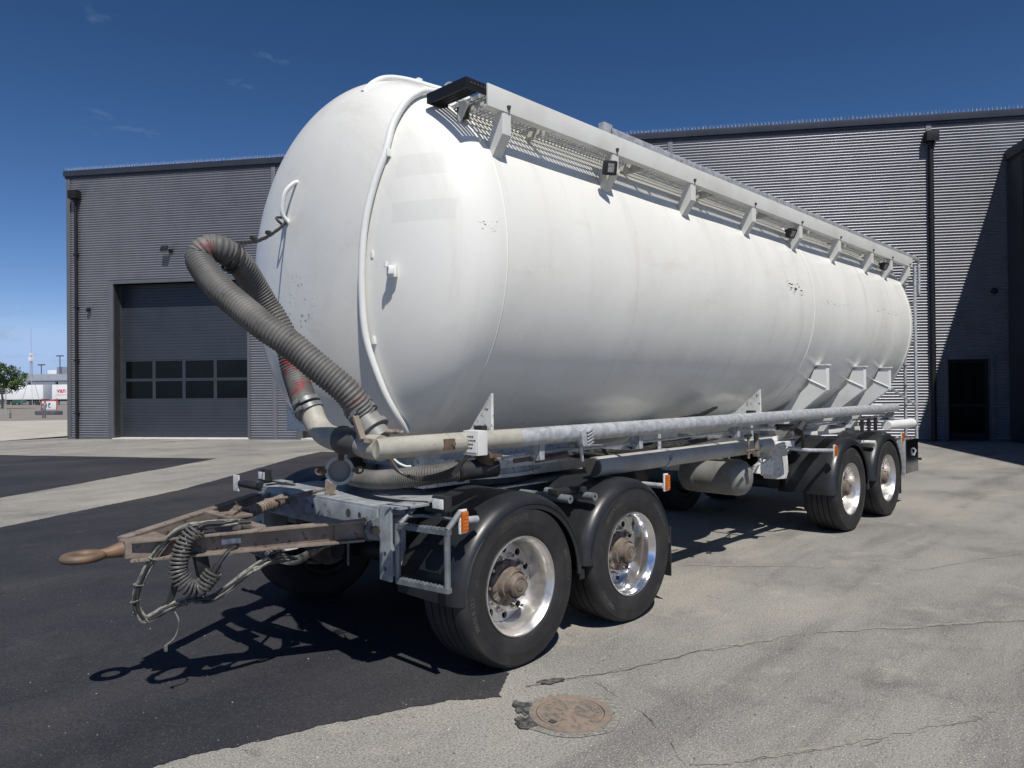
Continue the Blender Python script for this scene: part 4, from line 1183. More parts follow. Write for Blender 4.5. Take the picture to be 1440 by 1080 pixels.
for s in (-1, 1):
    for x, wd in ((4.835, 0.085), (6.01, 0.085), (6.955, 0.085)):
        poly = [(-1.258, 1.905), (-1.258, 1.635), (-0.98, 1.405), (-0.775, 1.115), (-0.60, 1.105), (-0.60, 1.25), (-0.66, 1.31), (-1.06, 1.69), (-1.13, 1.87)]
        w = MB(); w.prism([(x, -s * p[0], p[1]) for p in poly], (wd, 0, 0))
        sp2 = w.build('tank_support', M['white'], T, 25)
        w = MB(); yy0, yy1 = sorted((-s * -1.275, -s * -1.10)); 
        w.prism([(x - 0.015, -s * -1.275, 1.905), (x - 0.015, -s * -1.275, 1.918), (x - 0.015, -s * -1.13, 1.918), (x - 0.015, -s * -1.07, 1.855), (x - 0.015, -s * -1.08, 1.845), (x - 0.015, -s * -1.14, 1.905)], (wd + 0.03, 0, 0))
        st_ = MB(); st_.tube([(x - 0.004, -s * -1.255, 1.66), (x - 0.004, -s * -1.09, 1.74), (x - 0.01, -s * -1.0, 1.80)], 0.006, 6); st_.build('support_strap', M['white'], sp2)
        w.build('support_lid', M['white'], sp2, 25)
    for x in (-0.20, 3.20):
        w = MB(); w.prism([(x, s * 1.20 if x < 0 else s * 1.268, 1.655), (x, s * 1.20 if x < 0 else s * 1.275, 1.36), (x, s * 0.80, 1.36), (x, s * 1.02, 1.44)], (0.02, 0, 0))
        o = w.build('gusset_plate', M['dirty_white'], T, 30)
w = MB(); w.obox((3.16, -1.20, 1.425), (0.05, 0.08, 0.07), b=0.012); w.obox((3.14, -1.24, 1.40), (0.1, 0.04, 0.05), b=0.01); w.obox((-0.23, -1.14, 1.44), (0.05, 0.07, 0.05), b=0.012)
w.build('shut_off_valve', M['black_steel'], T, 30)
w = MB(); w.prism([(2.42, -0.90, 1.40), (2.46, -1.06, 1.43), (2.60, -1.12, 1.485), (2.68, -1.12, 1.49), (2.68, -0.98, 1.42)], (0, 0, 0.02)); w.build('splash_flap', M['black_steel'], T, 30)
# turntable
w = MB(); w.lathe([(1.00, 0.50), (1.00, 0.60), (1.045, 0.60), (1.045, 0.50)], (0.60, 0, 0), 'z', 64, True)
w.build('turntable_base', M['black_steel'], T, 40)
w = MB(); w.lathe([(1.05, 0.48), (1.05, 0.66), (1.075, 0.66), (1.075, 0.62), (1.125, 0.60), (1.125, 0.48)], (0.60, 0, 0), 'z', 64, True)
w.build('turntable_ring', M['dirty_white'], T, 40)

# ---------------- dolly
w = MB()
for y in (-0.45, 0.45): w.box((-0.58, y - 0.05, 0.74), (1.78, y + 0.05, 0.962), 0.005)
for x in (0.15, 0.55, 0.98, 1.68): w.box((x, -0.40, 0.78), (x + 0.10, 0.40, 0.94))
w.build('dolly_frame', M['galv_blue'], T, 30)
w = MB(); w.box((-0.45, -0.72, 0.968), (0.42, 0.72, 0.982), 0.002); w.box((0.42, -0.62, 0.968), (1.75, 0.62, 0.982), 0.002)
w.build('deck_plate', M['deck'], T, 30)
w = MB(); w.box((-0.66, -0.70, 0.972), (-0.44, 0.72, 0.988), 0.003); w.box((-0.665, -0.70, 0.865), (-0.650, 0.72, 0.972), 0.002); w.box((-0.64, -0.70, 0.80), (-0.63, 0.72, 0.86), 0.0)
fb_ = w.build('front_beam', M['galv_beam'], T, 30)
for i, y in enumerate((-0.52, -0.40, 0.02, 0.34, 0.45)):
    q = MB(); q.lathe([(-0.6665, 0.0005), (-0.6665, 0.026 if i % 2 else 0.017)], (0, y, 0.92), 'x', 18); q.build('beam_hole', M['ink'], fb_, 0)
for s in (-1, 1):
    y0 = s * 0.71
    w = MB(); w.box((-0.655, min(y0, y0 + s * 0.11), 0.56), (-0.64, max(y0, y0 + s * 0.11), 1.0), 0.002); w.box((-0.64, min(y0, y0 + s * 0.012), 0.56), (-0.47, max(y0, y0 + s * 0.012), 1.0), 0.002)
    w.box((-0.64, min(y0, y0 + s * 0.18), 0.985), (-0.42, max(y0, y0 + s * 0.18), 1.0), 0.002)
    pl = w.build('hitch_plate', M['galv_beam'], T, 30)
    for z in (0.63, 0.72): 
        q = MB(); q.lathe([(-0.6570, 0.0005), (-0.6570, 0.013)], (0, y0 + s * 0.055, z), 'x', 14); q.build('plate_hole', M['ink'], pl, 0)
    zc = 0.857 if s < 0 else 0.885
    for yy in (0.60, 0.70):
        w = MB(); pts = [(-0.64, zc + 0.075), (-0.73, zc + 0.05), (-0.755, zc), (-0.73, zc - 0.05), (-0.64, zc - 0.075)]
        w.prism([(p[0], s * yy - 0.008, p[1]) for p in pts], (0, 0.016, 0)); w.build('drawbar_lug', M['galv_blue'], T, 30)
    w = MB(); w.tube([(-0.70, s * 0.585, zc), (-0.70, s * 0.73, zc)], 0.022, 16); w.tube([(-0.70, s * 0.73, zc), (-0.70, s * 0.745, zc)], 0.030, 6); w.build('drawbar_pin', M['hub'], T, 30)

# drawbar: one A-frame of two channels, apex block, eye
w = MB()
for s in (-1, 1):
    zc = 0.857 if s < 0 else 0.885
    a = Vector((-0.72, s * 0.645, zc)); b = Vector((-1.80, s * 0.045, 0.826)); d = (b - a).normalized(); side = d.cross(Vector((0, 0, 1))) * (1 if s > 0 else -1)
    if side.y * s < 0: side = -side
    hh = 0.056
    w.bar(a, b, 0.012, hh * 2 - 0.02, b=0.002)
    for k in (-1, 1):
        w.bar(a + side * 0.028 + Vector((0, 0, k * hh)), b + side * 0.028 + Vector((0, 0, k * hh * 0.9)), 0.070, 0.014, b=0.003)
    w.bar(a, a + d * 0.17, 0.05, hh * 2 - 0.016, b=0.003)
w.bar((-1.22, -0.36, 0.862), (-1.22, 0.36, 0.872), 0.06, 0.10, b=0.004)
w.prism([(-1.62, -0.155, 0.785), (-1.84, -0.055, 0.785), (-1.84, 0.055, 0.785), (-1.62, 0.155, 0.785)], (0, 0, 0.088))
db = w.build('drawbar', M['steel_old'], T, 30)
w = MB(); n = 40; vs = []; m_ = 14
for i in range(n):
    a = 2 * PI * i / n
    for j in range(m_):
        q = 2 * PI * j / m_; rr = 0.072 + 0.027 * math.cos(q)
        vs.append((-2.025 + rr * math.cos(a) * 1.12, 0.012 + rr * math.sin(a), 0.816 + 0.024 * math.sin(q)))
w.add(vs, [[i * m_ + j, i * m_ + (j + 1) % m_, ((i + 1) % n) * m_ + (j + 1) % m_, ((i + 1) % n) * m_ + j] for i in range(n) for j in range(m_)])
w.tube([(-1.95, 0.008, 0.817), (-1.91, 0.005, 0.819), (-1.87, 0.0, 0.824), (-1.83, 0, 0.828)], [0.026, 0.030, 0.038, 0.046], 14)
w.build('drawbar_eye', M['eye_rust'], db, 60)
sl = place_side = None
a = Vector((-0.72, -0.645, 0.857)); b = Vector((-1.80, -0.045, 0.826)); d = (b - a).normalized(); sd = d.cross(Vector((0, 0, 1)));  sd = sd if sd.y < 0 else -sd
p = a.lerp(b, 0.60) + sd * 0.0075
w = MB(); w.obox(p, (0.088, 0.004, 0.030), d, (0, 0, 1), 0.001); w.obox(p - d * 0.044, (0.03, 0.004, 0.03), d, (0, 0, 1), 0.001); w.build('type_plate', M['galv'], db, 30)
# helper spring
w = MB(); A0 = Vector((-0.70, 0.30, 0.945)); A1 = Vector((-1.10, 0.09, 0.915)); dd_ = (A1 - A0).normalized(); uu = dd_.orthogonal().normalized(); vv_ = dd_.cross(uu)
Ls = (A1 - A0).length; pts = []
for i in range(18 * 14 + 1):
    t = i / (18 * 14); a = 2 * PI * 18 * t; pts.append(A0 + dd_ * Ls * t + (uu * math.cos(a) + vv_ * math.sin(a)) * 0.031)
w.tube(pts, 0.0085, 6)
w.tube([A0 + dd_ * 0.02, A0 - dd_ * 0.05], 0.012, 8); w.tube([A1 - dd_ * 0.02, A1 + dd_ * 0.05], 0.012, 8); w.tube([A1 + dd_ * 0.05, A1 + dd_ * 0.14 - Vector((0, 0, 0.03))], 0.01, 8)
w.build('helper_spring', M['spring'], T)
w = MB(); w.box((-1.30, -0.10, 0.925), (-1.14, 0.12, 0.94), 0.003); w.bar((-1.27, -0.06, 0.945), (-1.14, 0.08, 0.965), 0.05, 0.010); w.tube([(-1.2, 0.0, 0.93), (-1.2, 0.0, 0.985)], 0.016, 10)
w.build('spring_anchor', M['hub'], T, 30)
# rusty hook and turnbuckle on the front beam
w = MB(); w.prism([(-0.60, -0.02, 0.985), (-0.60, -0.10, 0.985), (-0.56, -0.09, 1.06), (-0.60, -0.03, 1.09)], (0.015, 0, 0)); w.tube([(-0.62, -0.06, 1.03), (-0.78, 0.14, 0.975), (-0.88, 0.26, 0.955)], 0.011, 8); w.tube([(-0.66, -0.01, 1.015), (-0.74, 0.09, 0.985)], 0.016, 8)
w.build('tension_hook', M['hub'], T, 30)
# cables hanging from the drawbar
B1 = [(-1.20, -0.40, 0.945), (-1.363, -0.334, 0.950), (-1.461, -0.282, 0.945), (-1.573, -0.222, 0.935), (-1.651, -0.18, 0.891), (-1.729, -0.138, 0.782), (-1.791, -0.105, 0.646), (-1.806, -0.097, 0.56), (-1.789, -0.107, 0.486), (-1.752, -0.126, 0.455), (-1.669, -0.171, 0.506), (-1.584, -0.216, 0.532), (-1.479, -0.272, 0.536), (-1.398, -0.316, 0.582), (-1.316, -0.36, 0.653), (-1.246, -0.397, 0.69)]
for k in range(7):
    off = Vector((random.uniform(-1, 1), random.uniform(-1, 1), random.uniform(-1, 1))) * 0.012
    pts = [Vector(q) + off + Vector((random.uniform(-1, 1), random.uniform(-1, 1), random.uniform(-1, 1))) * 0.005 for q in B1]
    pts[0] = Vector((-1.27, -0.33 + k * 0.02, 0.935)); pts[-1] = pts[-1] + Vector((0.02 * k, 0, 0.012 * k))
    pts += [Vector((-1.05, -0.25, 0.66 + 0.02 * k)), Vector((-0.85, -0.1 + 0.04 * k, 0.62))]
    w = MB(); w.tube(spline(pts, 6), 0.0085, 8); w.build('trailer_cable', M['cable'] if k not in (3, 5) else M['cable_black'], T)
for k, q in enumerate((B1[5], B1[6], B1[7], B1[9], B1[11])):
    q = Vector(q); t = (Vector(B1[min(len(B1) - 1, (5, 6, 7, 9, 11)[k] + 1)]) - q).normalized()
    u = t.orthogonal().normalized(); v = t.cross(u)
    w = MB(); w.tube([q + (u * math.cos(a) + v * math.sin(a)) * 0.024 for a in [2 * PI * i / 14 for i in range(14)]], 0.004, 5, False, True)
    w.build('cable_tie', M['cable'], T)
S2 = [(-1.40, -0.30, 0.935), (-1.49, -0.257, 0.928), (-1.56, -0.219, 0.921), (-1.592, -0.202, 0.826), (-1.627, -0.183, 0.674), (-1.656, -0.168, 0.561), (-1.697, -0.146, 0.488), (-1.743, -0.121, 0.455)]
w = MB()
for k in range(2): w.tube(spline([Vector(q) + Vector((0.014 * k, -0.012 * k, 0.006 * k)) for q in S2], 6), 0.0105, 8)
w.build('air_hose', M['cable_black'], T)
w = MB(); w.tube(spline([(-1.653, -0.179, 0.516), (-1.622, -0.195, 0.45), (-1.619, -0.197, 0.396), (-1.638, -0.187, 0.34), (-1.676, -0.167, 0.303)], 6), 0.0045, 6); w.obox((-1.676, -0.167, 0.288), (0.012, 0.02, 0.03)); w.build('loose_wire', M['cable'], T)
CP = spline([(-1.549, -0.285, 0.939), (-1.595, -0.262, 0.884), (-1.621, -0.248, 0.815), (-1.637, -0.24, 0.73), (-1.625, -0.245, 0.671), (-1.597, -0.26, 0.626), (-1.543, -0.288, 0.608), (-1.506, -0.308, 0.650), (-1.476, -0.324, 0.695)], 10)
CP = resample(CP, 0.0016); pts = []
nrm = Vector((0, 1, 0)); turns = 25
for i, q in enumerate(CP):
    t = (CP[min(i + 1, len(CP) - 1)] - CP[max(i - 1, 0)]).normalized(); nrm = (nrm - t * nrm.dot(t)).normalized(); bn = t.cross(nrm)
    a = 2 * PI * turns * i / len(CP); pts.append(q + (nrm * math.cos(a) + bn * math.sin(a)) * 0.043)
w = MB(); w.tube(pts, 0.0075, 7); w.build('coiled_cable', M['coil'], T)
w = MB(); w.tube(spline([(-1.476, -0.324, 0.695), (-1.44, -0.33, 0.75), (-1.40, -0.33, 0.79), (-1.33, -0.30, 0.81), (-1.2, -0.2, 0.80), (-1.0, 0.0, 0.78)], 6), 0.013, 8); w.tube([(-1.49, -0.318, 0.67), (-1.455, -0.328, 0.73)], 0.019, 10)
w.tube(spline([(-1.549, -0.285, 0.939), (-1.5, -0.29, 0.955), (-1.4, -0.32, 0.95), (-1.28, -0.36, 0.945)], 5), 0.014, 8); w.build('coil_lead', M['cable_black'], T)
w = MB(); w.obox((-1.50, -0.22, 0.72), (0.07, 0.05, 0.13), (1, 0, 0.2), (0, 0, 1), 0.01); w.build('plug_holder', M['black_steel'], T, 30)
w = MB(); w.obox((-1.38, -0.29, 0.775), (0.04, 0.03, 0.03), (1, -0.4, 0.3), (0, 0, 1), 0.005); w.obox((-1.02, -0.30, 0.76), (0.10, 0.06, 0.05), b=0.008); w.obox((-0.80, -0.42, 0.80), (0.05, 0.04, 0.05), b=0.01); w.build('connector', M['lens'], T, 30)
w = MB()
for k in range(6):
    w.tube(spline([(-0.95, 0.55 - 0.05 * k, 0.62 + 0.015 * k), (-0.85, 0.30, 0.56 + 0.012 * k), (-0.80, 0.05, 0.55 + 0.01 * k), (-0.77, -0.12, 0.62 + 0.008 * k), (-0.72, -0.26 - 0.012 * k, 0.72), (-0.66, -0.30 - 0.02 * k, 0.82)], 6), 0.0055, 6)
w.build('dolly_harness', M['cable'], T)
w = MB(); w.prism([(-0.68, -0.42, 0.78), (-0.70, -0.46, 0.74), (-0.69, -0.44, 0.60), (-0.67, -0.42, 0.60), (-0.67, -0.41, 0.70)], (0.006, 0.03, 0)); w.build('strap_end', M['galv_blue'], T, 30)

# step at the near front corner
w = MB()
sx = -0.615
w.tube([(sx, -0.835, 0.885), (sx, -0.835, 0.555)], 0.018, 10); w.tube([(sx, -1.275, 0.915), (sx, -1.275, 0.575)], 0.018, 10)
w.bar((sx, -0.835, 0.885), (sx, -1.29, 0.905), 0.035, 0.028); w.bar((sx, -0.835, 0.565), (sx, -1.29, 0.59), 0.035, 0.028)
for z0 in (0.899, 0.580):
    for i in range(11):
        y = -0.87 - i * 0.036; w.obox((sx, y, z0 + i * 0.0016 + 0.004), (0.033, 0.016, 0.012), b=0.002)
w.tube([(sx, -1.275, 0.915), (sx + 0.10, -1.27, 1.0)], 0.017, 10); w.tube([(sx, -0.86, 0.90), (sx + 0.12, -0.86, 1.0)], 0.017, 10); w.bar((sx, -0.84, 0.60), (sx + 0.06, -0.74, 0.70), 0.03, 0.012)
w.tube([(sx, -0.78, 0.93), (sx + 0.1, -0.95, 0.945), (sx + 0.12, -1.22, 0.95)], 0.010, 8)
w.build('access_step', M['galv_blue'], T, 30)

# ---------------- lamps and markers
def front_lamp(y, s):
    w = MB(); w.obox((-0.60, y, 1.055), (0.05, 0.115, 0.085), b=0.012); w.obox((-0.57, y, 1.01), (0.05, 0.03, 0.06), b=0.004); w.tube([(-0.55, y, 1.0), (-0.50, y - s * 0.25, 0.985)], 0.014, 8)
    o = w.build('front_lamp', M['black_steel'], T, 30)
    MB().box((-0.631, y - 0.044, 1.028), (-0.6255, y + 0.044, 1.082), 0.002).build('lamp_lens', M['lens'], o, 30)
front_lamp(-1.215, -1); front_lamp(0.80, 1)
w = MB(); w.box((-0.70, 1.02, 0.925), (-0.69, 1.11, 1.045), 0.004); ob = w.build('reflector_board', M['dirty_white'], T, 30)
MB().tube([(-0.66, 0.72, 0.98), (-0.68, 1.02, 0.985)], 0.03, 10).build('board_arm', M['black_steel'], ob)
def side_marker(x, y, z, arm):
    w = MB(); w.box((x - 0.028, y + 0.004, z - 0.068), (x + 0.028, y + 0.018, z + 0.068), 0.006)
    o = w.build('side_marker', M['lens'], T, 30)
    q = MB(); q.box((x - 0.021, y - 0.016, z - 0.058), (x + 0.021, y + 0.004, z + 0.058), 0.006)
    for i in range(5): q.box((x - 0.018, y - 0.0185, z - 0.044 + i * 0.020), (x + 0.018, y - 0.0155, z - 0.032 + i * 0.020))
    q.build('amber_lens', M['orange'], o, 30)
    MB().tube(arm, 0.02, 12).build('marker_arm', M['galv'] , o)
side_marker(-0.50, -1.285, 0.949, [(-0.46, -1.262, 0.949), (-0.38, -1.262, 0.945)])
side_marker(1.60, -1.27, 0.956, [(1.58, -1.25, 0.93), (1.56, -0.9, 0.93)])
side_marker(5.03, -1.275, 0.963, [(4.45, -0.95, 1.02), (4.62, -1.15, 0.99), (5.03, -1.25, 0.967)])
side_marker(7.44, -1.275, 0.985, [(7.44, -1.255, 0.97), (7.44, -0.9, 0.97)])
for x, z in ((0.474, 0.955), (0.739, 0.94), (6.45, 0.965)):
    w = MB(); w.lathe([(-1.245, 0.012), (-1.245, 0.028), (-0.80, 0.028)], (x, 0, z), 'y', 18); w.lathe([(-1.22, 0.011), (-1.245, 0.012)], (x, 0, z), 'y', 18); w.lathe([(-1.221, 0.0005), (-1.221, 0.012)], (x, 0, z), 'y', 12)
    w.build('fender_stay', M['galv_blue'] if x < 3 else M['dirty_white'], T, 30)
w = MB(); w.tube([(0.48, -1.10, 0.985), (0.74, -1.10, 0.975)], 0.03, 10); w.obox((0.45, -1.13, 0.995), (0.05, 0.08, 0.04), b=0.01); w.obox((0.72, -1.13, 0.985), (0.05, 0.08, 0.04), b=0.01); w.build('stay_clamp', M['black_steel'], T, 30)

# ---------------- fenders
def fender(cx, cz, R, a0, a1, s, name='fender'):
    # cross-section (lateral distance from centre, radial offset); s = -1 near side
    sec = [(0.70, 0.0), (0.705, 0.012), (1.12, 0.012), (1.185, 0.008), (1.225, -0.006), (1.25, -0.03), (1.262, -0.06), (1.262, -0.085), (1.252, -0.085), (1.250, -0.062), (1.236, -0.036), (1.21, -0.016), (1.175, -0.002), (1.12, 0.0)]
    n = 44; m = len(sec); vs = []
    for i in range(n + 1):
        a = math.radians(a0 + (a1 - a0) * i / n)
        for (y, dr) in sec: vs.append((cx - math.cos(a) * (R + dr), s * y, cz + math.sin(a) * (R + dr)))
    w = MB(); w.add(vs, [[i * m + j, i * m + (j + 1) % m, (i + 1) * m + (j + 1) % m, (i + 1) * m + j] for i in range(n) for j in range(m)] + [list(range(m)), [n * m + j for j in range(m)]])
    o = w.build(name, M['fender'], T, 35)
    g = MB(); gv = []   # moulded bead along the rim
    for i in range(n + 1):
        a = math.radians(a0 + 6 + (a1 - a0 - 12) * i / n); gv.append((cx - math.cos(a) * (R - 0.052), s * 1.2635, cz + math.sin(a) * (R - 0.052)))
    g.tube(gv, 0.0028, 5); g.build('rim_bead', M['fender'], o)
    return o
for s in (-1, 1):
    fender(0.05, 0.47, 0.560, -1, 181, s); fender(1.155, 0.47, 0.545, 2, 178, s)
    fender(5.62, 0.50, 0.575, -4, 182, s); fender(6.92, 0.50, 0.570, 0, 181, s)
    for x, z0, z1 in ((1.69, 0.22, 0.60), (7.475, 0.22, 0.55)):
        w = MB(); y0, y1 = sorted((s * 0.74, s * 1.24)); w.box((x, y0, z0), (x + 0.012, y1, z1), 0.003); w.build('mud_flap', M['black_steel'], T, 30)
for x in (0.62, 6.26):
    w = MB(); w.box((x - 0.03, -1.22, 0.40), (x + 0.03, -1.0, 0.47), 0.005); w.tube([(x, -1.20, 0.44), (x, -0.7, 0.44)], 0.03, 10)
    w.build('fender_bracket', M['black_steel'], T, 30)
for x, z in ((4.95, 1.02), (4.97, 0.97)):
    pass
MB().box((7.64, -1.262, 0.47), (8.20, -0.78, 0.93), 0.006).build('tool_box', M['steel_box'], T, 30)
MB().box((7.598, -1.256, 0.44), (7.632, -0.8, 0.96), 0.004).build('box_mount', M['galv'], T, 30)
w = MB(); w.tube([(7.96, -1.268, 0.80), (7.98, -1.29, 0.77), (7.96, -1.268, 0.70)], 0.012, 8); w.build('box_latch', M['galv'], T, 30)
w = MB(); w.bar((8.05, -1.1, 0.56), (8.36, -1.2, 0.62), 0.05, 0.02); w.bar((8.36, -1.26, 0.62), (8.36, -0.9, 0.62), 0.04, 0.03); w.build('rear_hook', M['black_steel'], T, 30)
w = MB(); w.box((8.10, -1.15, 0.50), (8.20, 1.15, 0.64), 0.01); w.box((7.95, -0.5, 0.6), (8.1, -0.4, 1.1)); w.box((7.95, 0.4, 0.6), (8.1, 0.5, 1.1)); w.build('rear_bumper', M['dirty_white'], T, 30)
w = MB(); w.tube([(6.95, -1.22, 1.16), (8.08, -1.22, 1.145)], 0.062, 22); w.build('rear_hose_tube', M['white'], T)
w = MB(); ring(w, (8.085, -1.22, 1.145), (1, 0, 0), 0.066, 0.02); w.build('tube_end_ring', M['ring_dark'], T)
for i, x in enumerate((6.35, 6.6, 6.85)):
    w = MB(); w.tube([(x, -1.12, 1.28), (x, -1.12, 1.10)], 0.022, 10); w.obox((x, -1.12, 1.28), (0.09, 0.03, 0.02), b=0.005); w.tube([(x - 0.07, -1.12, 1.20), (x + 0.07, -1.12, 1.20)], 0.018, 8)
    w.build('outlet_valve', M['hub'], T, 30)

# ---------------- storage tube, air tanks, axles and running gear
w = MB(); w.tube([(1.02, -1.02, 1.105), (3.9, -1.02, 1.095)], 0.073, 24); tu = w.build('hose_storage_tube', M['tube_light'], T)
w = MB(); ring(w, (1.012, -1.02, 1.105), (1, 0, 0), 0.066, 0.02); w.build('tube_cap', M['sleeve'], tu, 30)
for x in (1.95, 3.6): 
    w = MB(); ring(w, (x, -1.02, 1.10), (1, 0, 0), 0.079, 0.04); w.obox((x, -1.105, 1.10), (0.04, 0.03, 0.025)); w.tube([(x - 0.06, -1.02, 1.16), (x - 0.06, -1.02, 1.30)], 0.016, 8); w.build('tube_clamp', M['galv'], tu, 30)
w = MB(); w.lathe([(-1.06, 0.0005), (-1.055, 0.07), (-1.03, 0.125), (-0.99, 0.162), (-0.95, 0.172), (-0.945, 0.176), (-0.42, 0.176), (-0.38, 0.165), (-0.34, 0.12), (-0.32, 0.0005)], (3.42, 0, 0.795), 'y', 40)
w.build('air_tank', M['tube_grey'], T, 35)
for y in (-0.82, -0.52):
    w = MB(); ring(w, (3.42, y, 0.795), (0, 1, 0), 0.179, 0.03, 36); w.box((3.39, y - 0.015, 0.97), (3.45, y + 0.015, 1.06)); w.build('tank_strap', M['tube_grey'], T, 30)
w = MB(); w.lathe([(-0.2, 0.0005), (-0.18, 0.13), (-0.1, 0.16), (0.4, 0.16), (0.48, 0.13), (0.5, 0.0005)], (2.9, 0, 0.85), 'y', 32); w.build('air_tank', M['black_steel'], T, 35)
w = MB(); w.prism([(4.55, -0.74, 1.05), (4.55, -0.74, 0.90), (4.70, -0.74, 0.64), (4.98, -0.74, 0.62), (5.04, -0.74, 0.70), (5.0, -0.74, 1.05)], (0, 0.14, 0)); w.box((4.45, -0.80, 0.985), (5.08, -0.56, 1.055), 0.006)
w.prism([(4.58, -0.77, 0.90), (4.28, -0.72, 0.82), (4.28, -0.72, 0.74), (4.60, -0.77, 0.70)], (0, 0.05, 0)); w.build('suspension_hanger', M['dirty_white'], T, 30)
w = MB(); w.prism([(4.55, 0.60, 1.05), (4.55, 0.60, 0.90), (4.70, 0.60, 0.64), (4.98, 0.60, 0.62), (5.04, 0.60, 0.70), (5.0, 0.60, 1.05)], (0, 0.14, 0)); w.build('suspension_hanger', M['dirty_white'], T, 30)
w = MB(); w.tube([(4.22, -1.03, 1.22), (4.45, -0.98, 1.20), (4.75, -0.95, 1.19)], 0.072, 18); ring(w, (4.45, -0.98, 1.2), (1, 0.2, 0), 0.08, 0.03); w.build('discharge_hose', M['tube_grey'], T)
w = MB(); w.tube([(3.10, -1.20, 1.24), (3.10, -1.20, 1.02)], 0.013, 8); w.tube([(3.04, -1.20, 1.23), (3.16, -1.20, 1.23)], 0.013, 8); w.tube([(3.05, -1.20, 1.09), (3.22, -1.20, 1.09)], 0.012, 8); w.tube(spline([(3.30, -1.18, 1.24), (3.30, -1.18, 1.15), (3.28, -1.19, 1.08)], 5), 0.022, 10); w.obox((3.28, -1.19, 1.05), (0.05, 0.05, 0.05), b=0.01)
w.build('drain_cock', M['hub'], T, 30)
w = MB(); w.tube(spline([(3.75, -1.18, 1.28), (3.95, -1.24, 1.27), (4.12, -1.27, 1.25)], 5), 0.03, 10); w.tube([(4.02, -1.28, 1.22), (4.14, -1.28, 1.29)], 0.045, 12); w.tube(spline([(4.10, -1.27, 1.24), (4.20, -1.26, 1.14), (4.24, -1.24, 1.05)], 5), 0.018, 10); w.obox((4.10, -1.28, 1.26), (0.07, 0.06, 0.07), (1, 0, 0.5), (0, 0, 1), 0.012)
w.build('pressure_valve', M['black_steel'], T, 30)
w = MB(); w.tube(spline([(3.72, -1.0, 0.95), (3.85, -0.98, 0.90), (3.92, -0.95, 0.98), (4.05, -0.95, 1.10)], 6), 0.008, 6); w.tube(spline([(3.6, -0.9, 0.9), (3.8, -0.85, 0.84), (4.1, -0.8, 0.86), (4.3, -0.76, 0.90)], 6), 0.01, 6); w.build('brake_line', M['galv'], T)
w = MB()
random.seed(11)
for k in range(8):
    y = random.uniform(-0.9, -0.55); w.tube(spline([(0.9 + k * 0.06, y, 1.20), (1.2 + k * 0.1, y - 0.1, 1.13 + random.uniform(0, .06)), (1.7 + k * 0.12, y, 1.17), (2.3 + k * 0.1, y - 0.05, 1.2)], 5), random.uniform(0.010, 0.022), 8)
w.build('frame_hoses', M['cable_black'], T)
AX = [0.0, 1.1669, 5.5655, 6.9077]
for x in AX:
    w = MB(); w.tube([(x, -0.92, 0.485), (x, 0.92, 0.485)], 0.075, 16); w.box((x - 0.16, -0.62, 0.40), (x + 0.16, -0.45, 0.62), 0.02); w.box((x - 0.16, 0.45, 0.40), (x + 0.16, 0.62, 0.62), 0.02)
    ax_o = w.build('axle', M['black_steel'], T, 40)
    for s in (-1, 1):
        q = MB(); q.lathe([(0.60, 0.10), (0.64, 0.13), (0.70, 0.11), (0.76, 0.13), (0.82, 0.10)], (x + 0.26, s * 0.50, 0), 'z', 20); q.build('air_spring', M['black_steel'], ax_o)
        q = MB(); q.tube([(x - 0.22, s * 0.42, 0.52), (x - 0.05, s * 0.42, 0.52)], 0.085, 16); q.build('brake_chamber', M['black_steel'], ax_o)
        q = MB(); q.lathe([(s * 0.86, 0.06), (s * 0.865, 0.21), (s * 1.0, 0.215), (s * 1.06, 0.20), (s * 1.07, 0.06)], (x, 0, 0.485), 'y', 28); q.build('brake_drum', M['hub'], ax_o)

# ---------------- wheels
def tyre_mesh():
    R = 0.4885
    p = [(0.020, 0.292), (0.004, 0.302), (-0.006, 0.325), (-0.0125, 0.360), (-0.0140, 0.385), (-0.0150, 0.388), (-0.0150, 0.392), (-0.0140, 0.395), (-0.0140, 0.440), (-0.0115, 0.452), (-0.0125, 0.454), (-0.0120, 0.458), (-0.006, 0.466), (0.006, 0.477), (0.022, 0.4845), (0.036, R)]
    g0 = [0.085, 0.150, 0.205, 0.270]
    for g in g0: p += [(g - 0.006, R + 0.001), (g - 0.005, R - 0.012), (g + 0.005, R - 0.012), (g + 0.006, R + 0.001)]
    p += [(0.319, R), (0.333, 0.4845), (0.349, 0.477), (0.361, 0.466), (0.369, 0.44), (0.369, 0.39), (0.361, 0.325), (0.351, 0.302), (0.335, 0.292)]
    w = MB(); w.lathe(p, (0, 0, 0), 'y', 96)
    vs = []
    for v in w.v:      # flat contact patch and slight bulge under load
        x, y, z = v
        if z < -0.4835:
            z = -0.4835
        if z < -0.30 and math.hypot(x, z) < 0.47:
            k = max(0, 1 - abs(x) / 0.32) * 0.006
            y = y - k if y < 0.05 else (y + k if y > 0.33 else y)
        vs.append((x, y, z))
    w.v = vs
    return w
def arc_text(body, size, rad, ang, flip=False):
    vs, fs = text_mesh(body, size, 0.0009, True)
    out = []
    for v in vs:
        a = ang - v.x / rad; r = rad + v.y
        out.append((r * math.cos(a), -0.0145 - v.z, r * math.sin(a)))
    return out, fs
def bolt_circle(r, n, off=0.0): return [(r * math.cos(2 * PI * i / n + off), r * math.sin(2 * PI * i / n + off)) for i in range(n)]
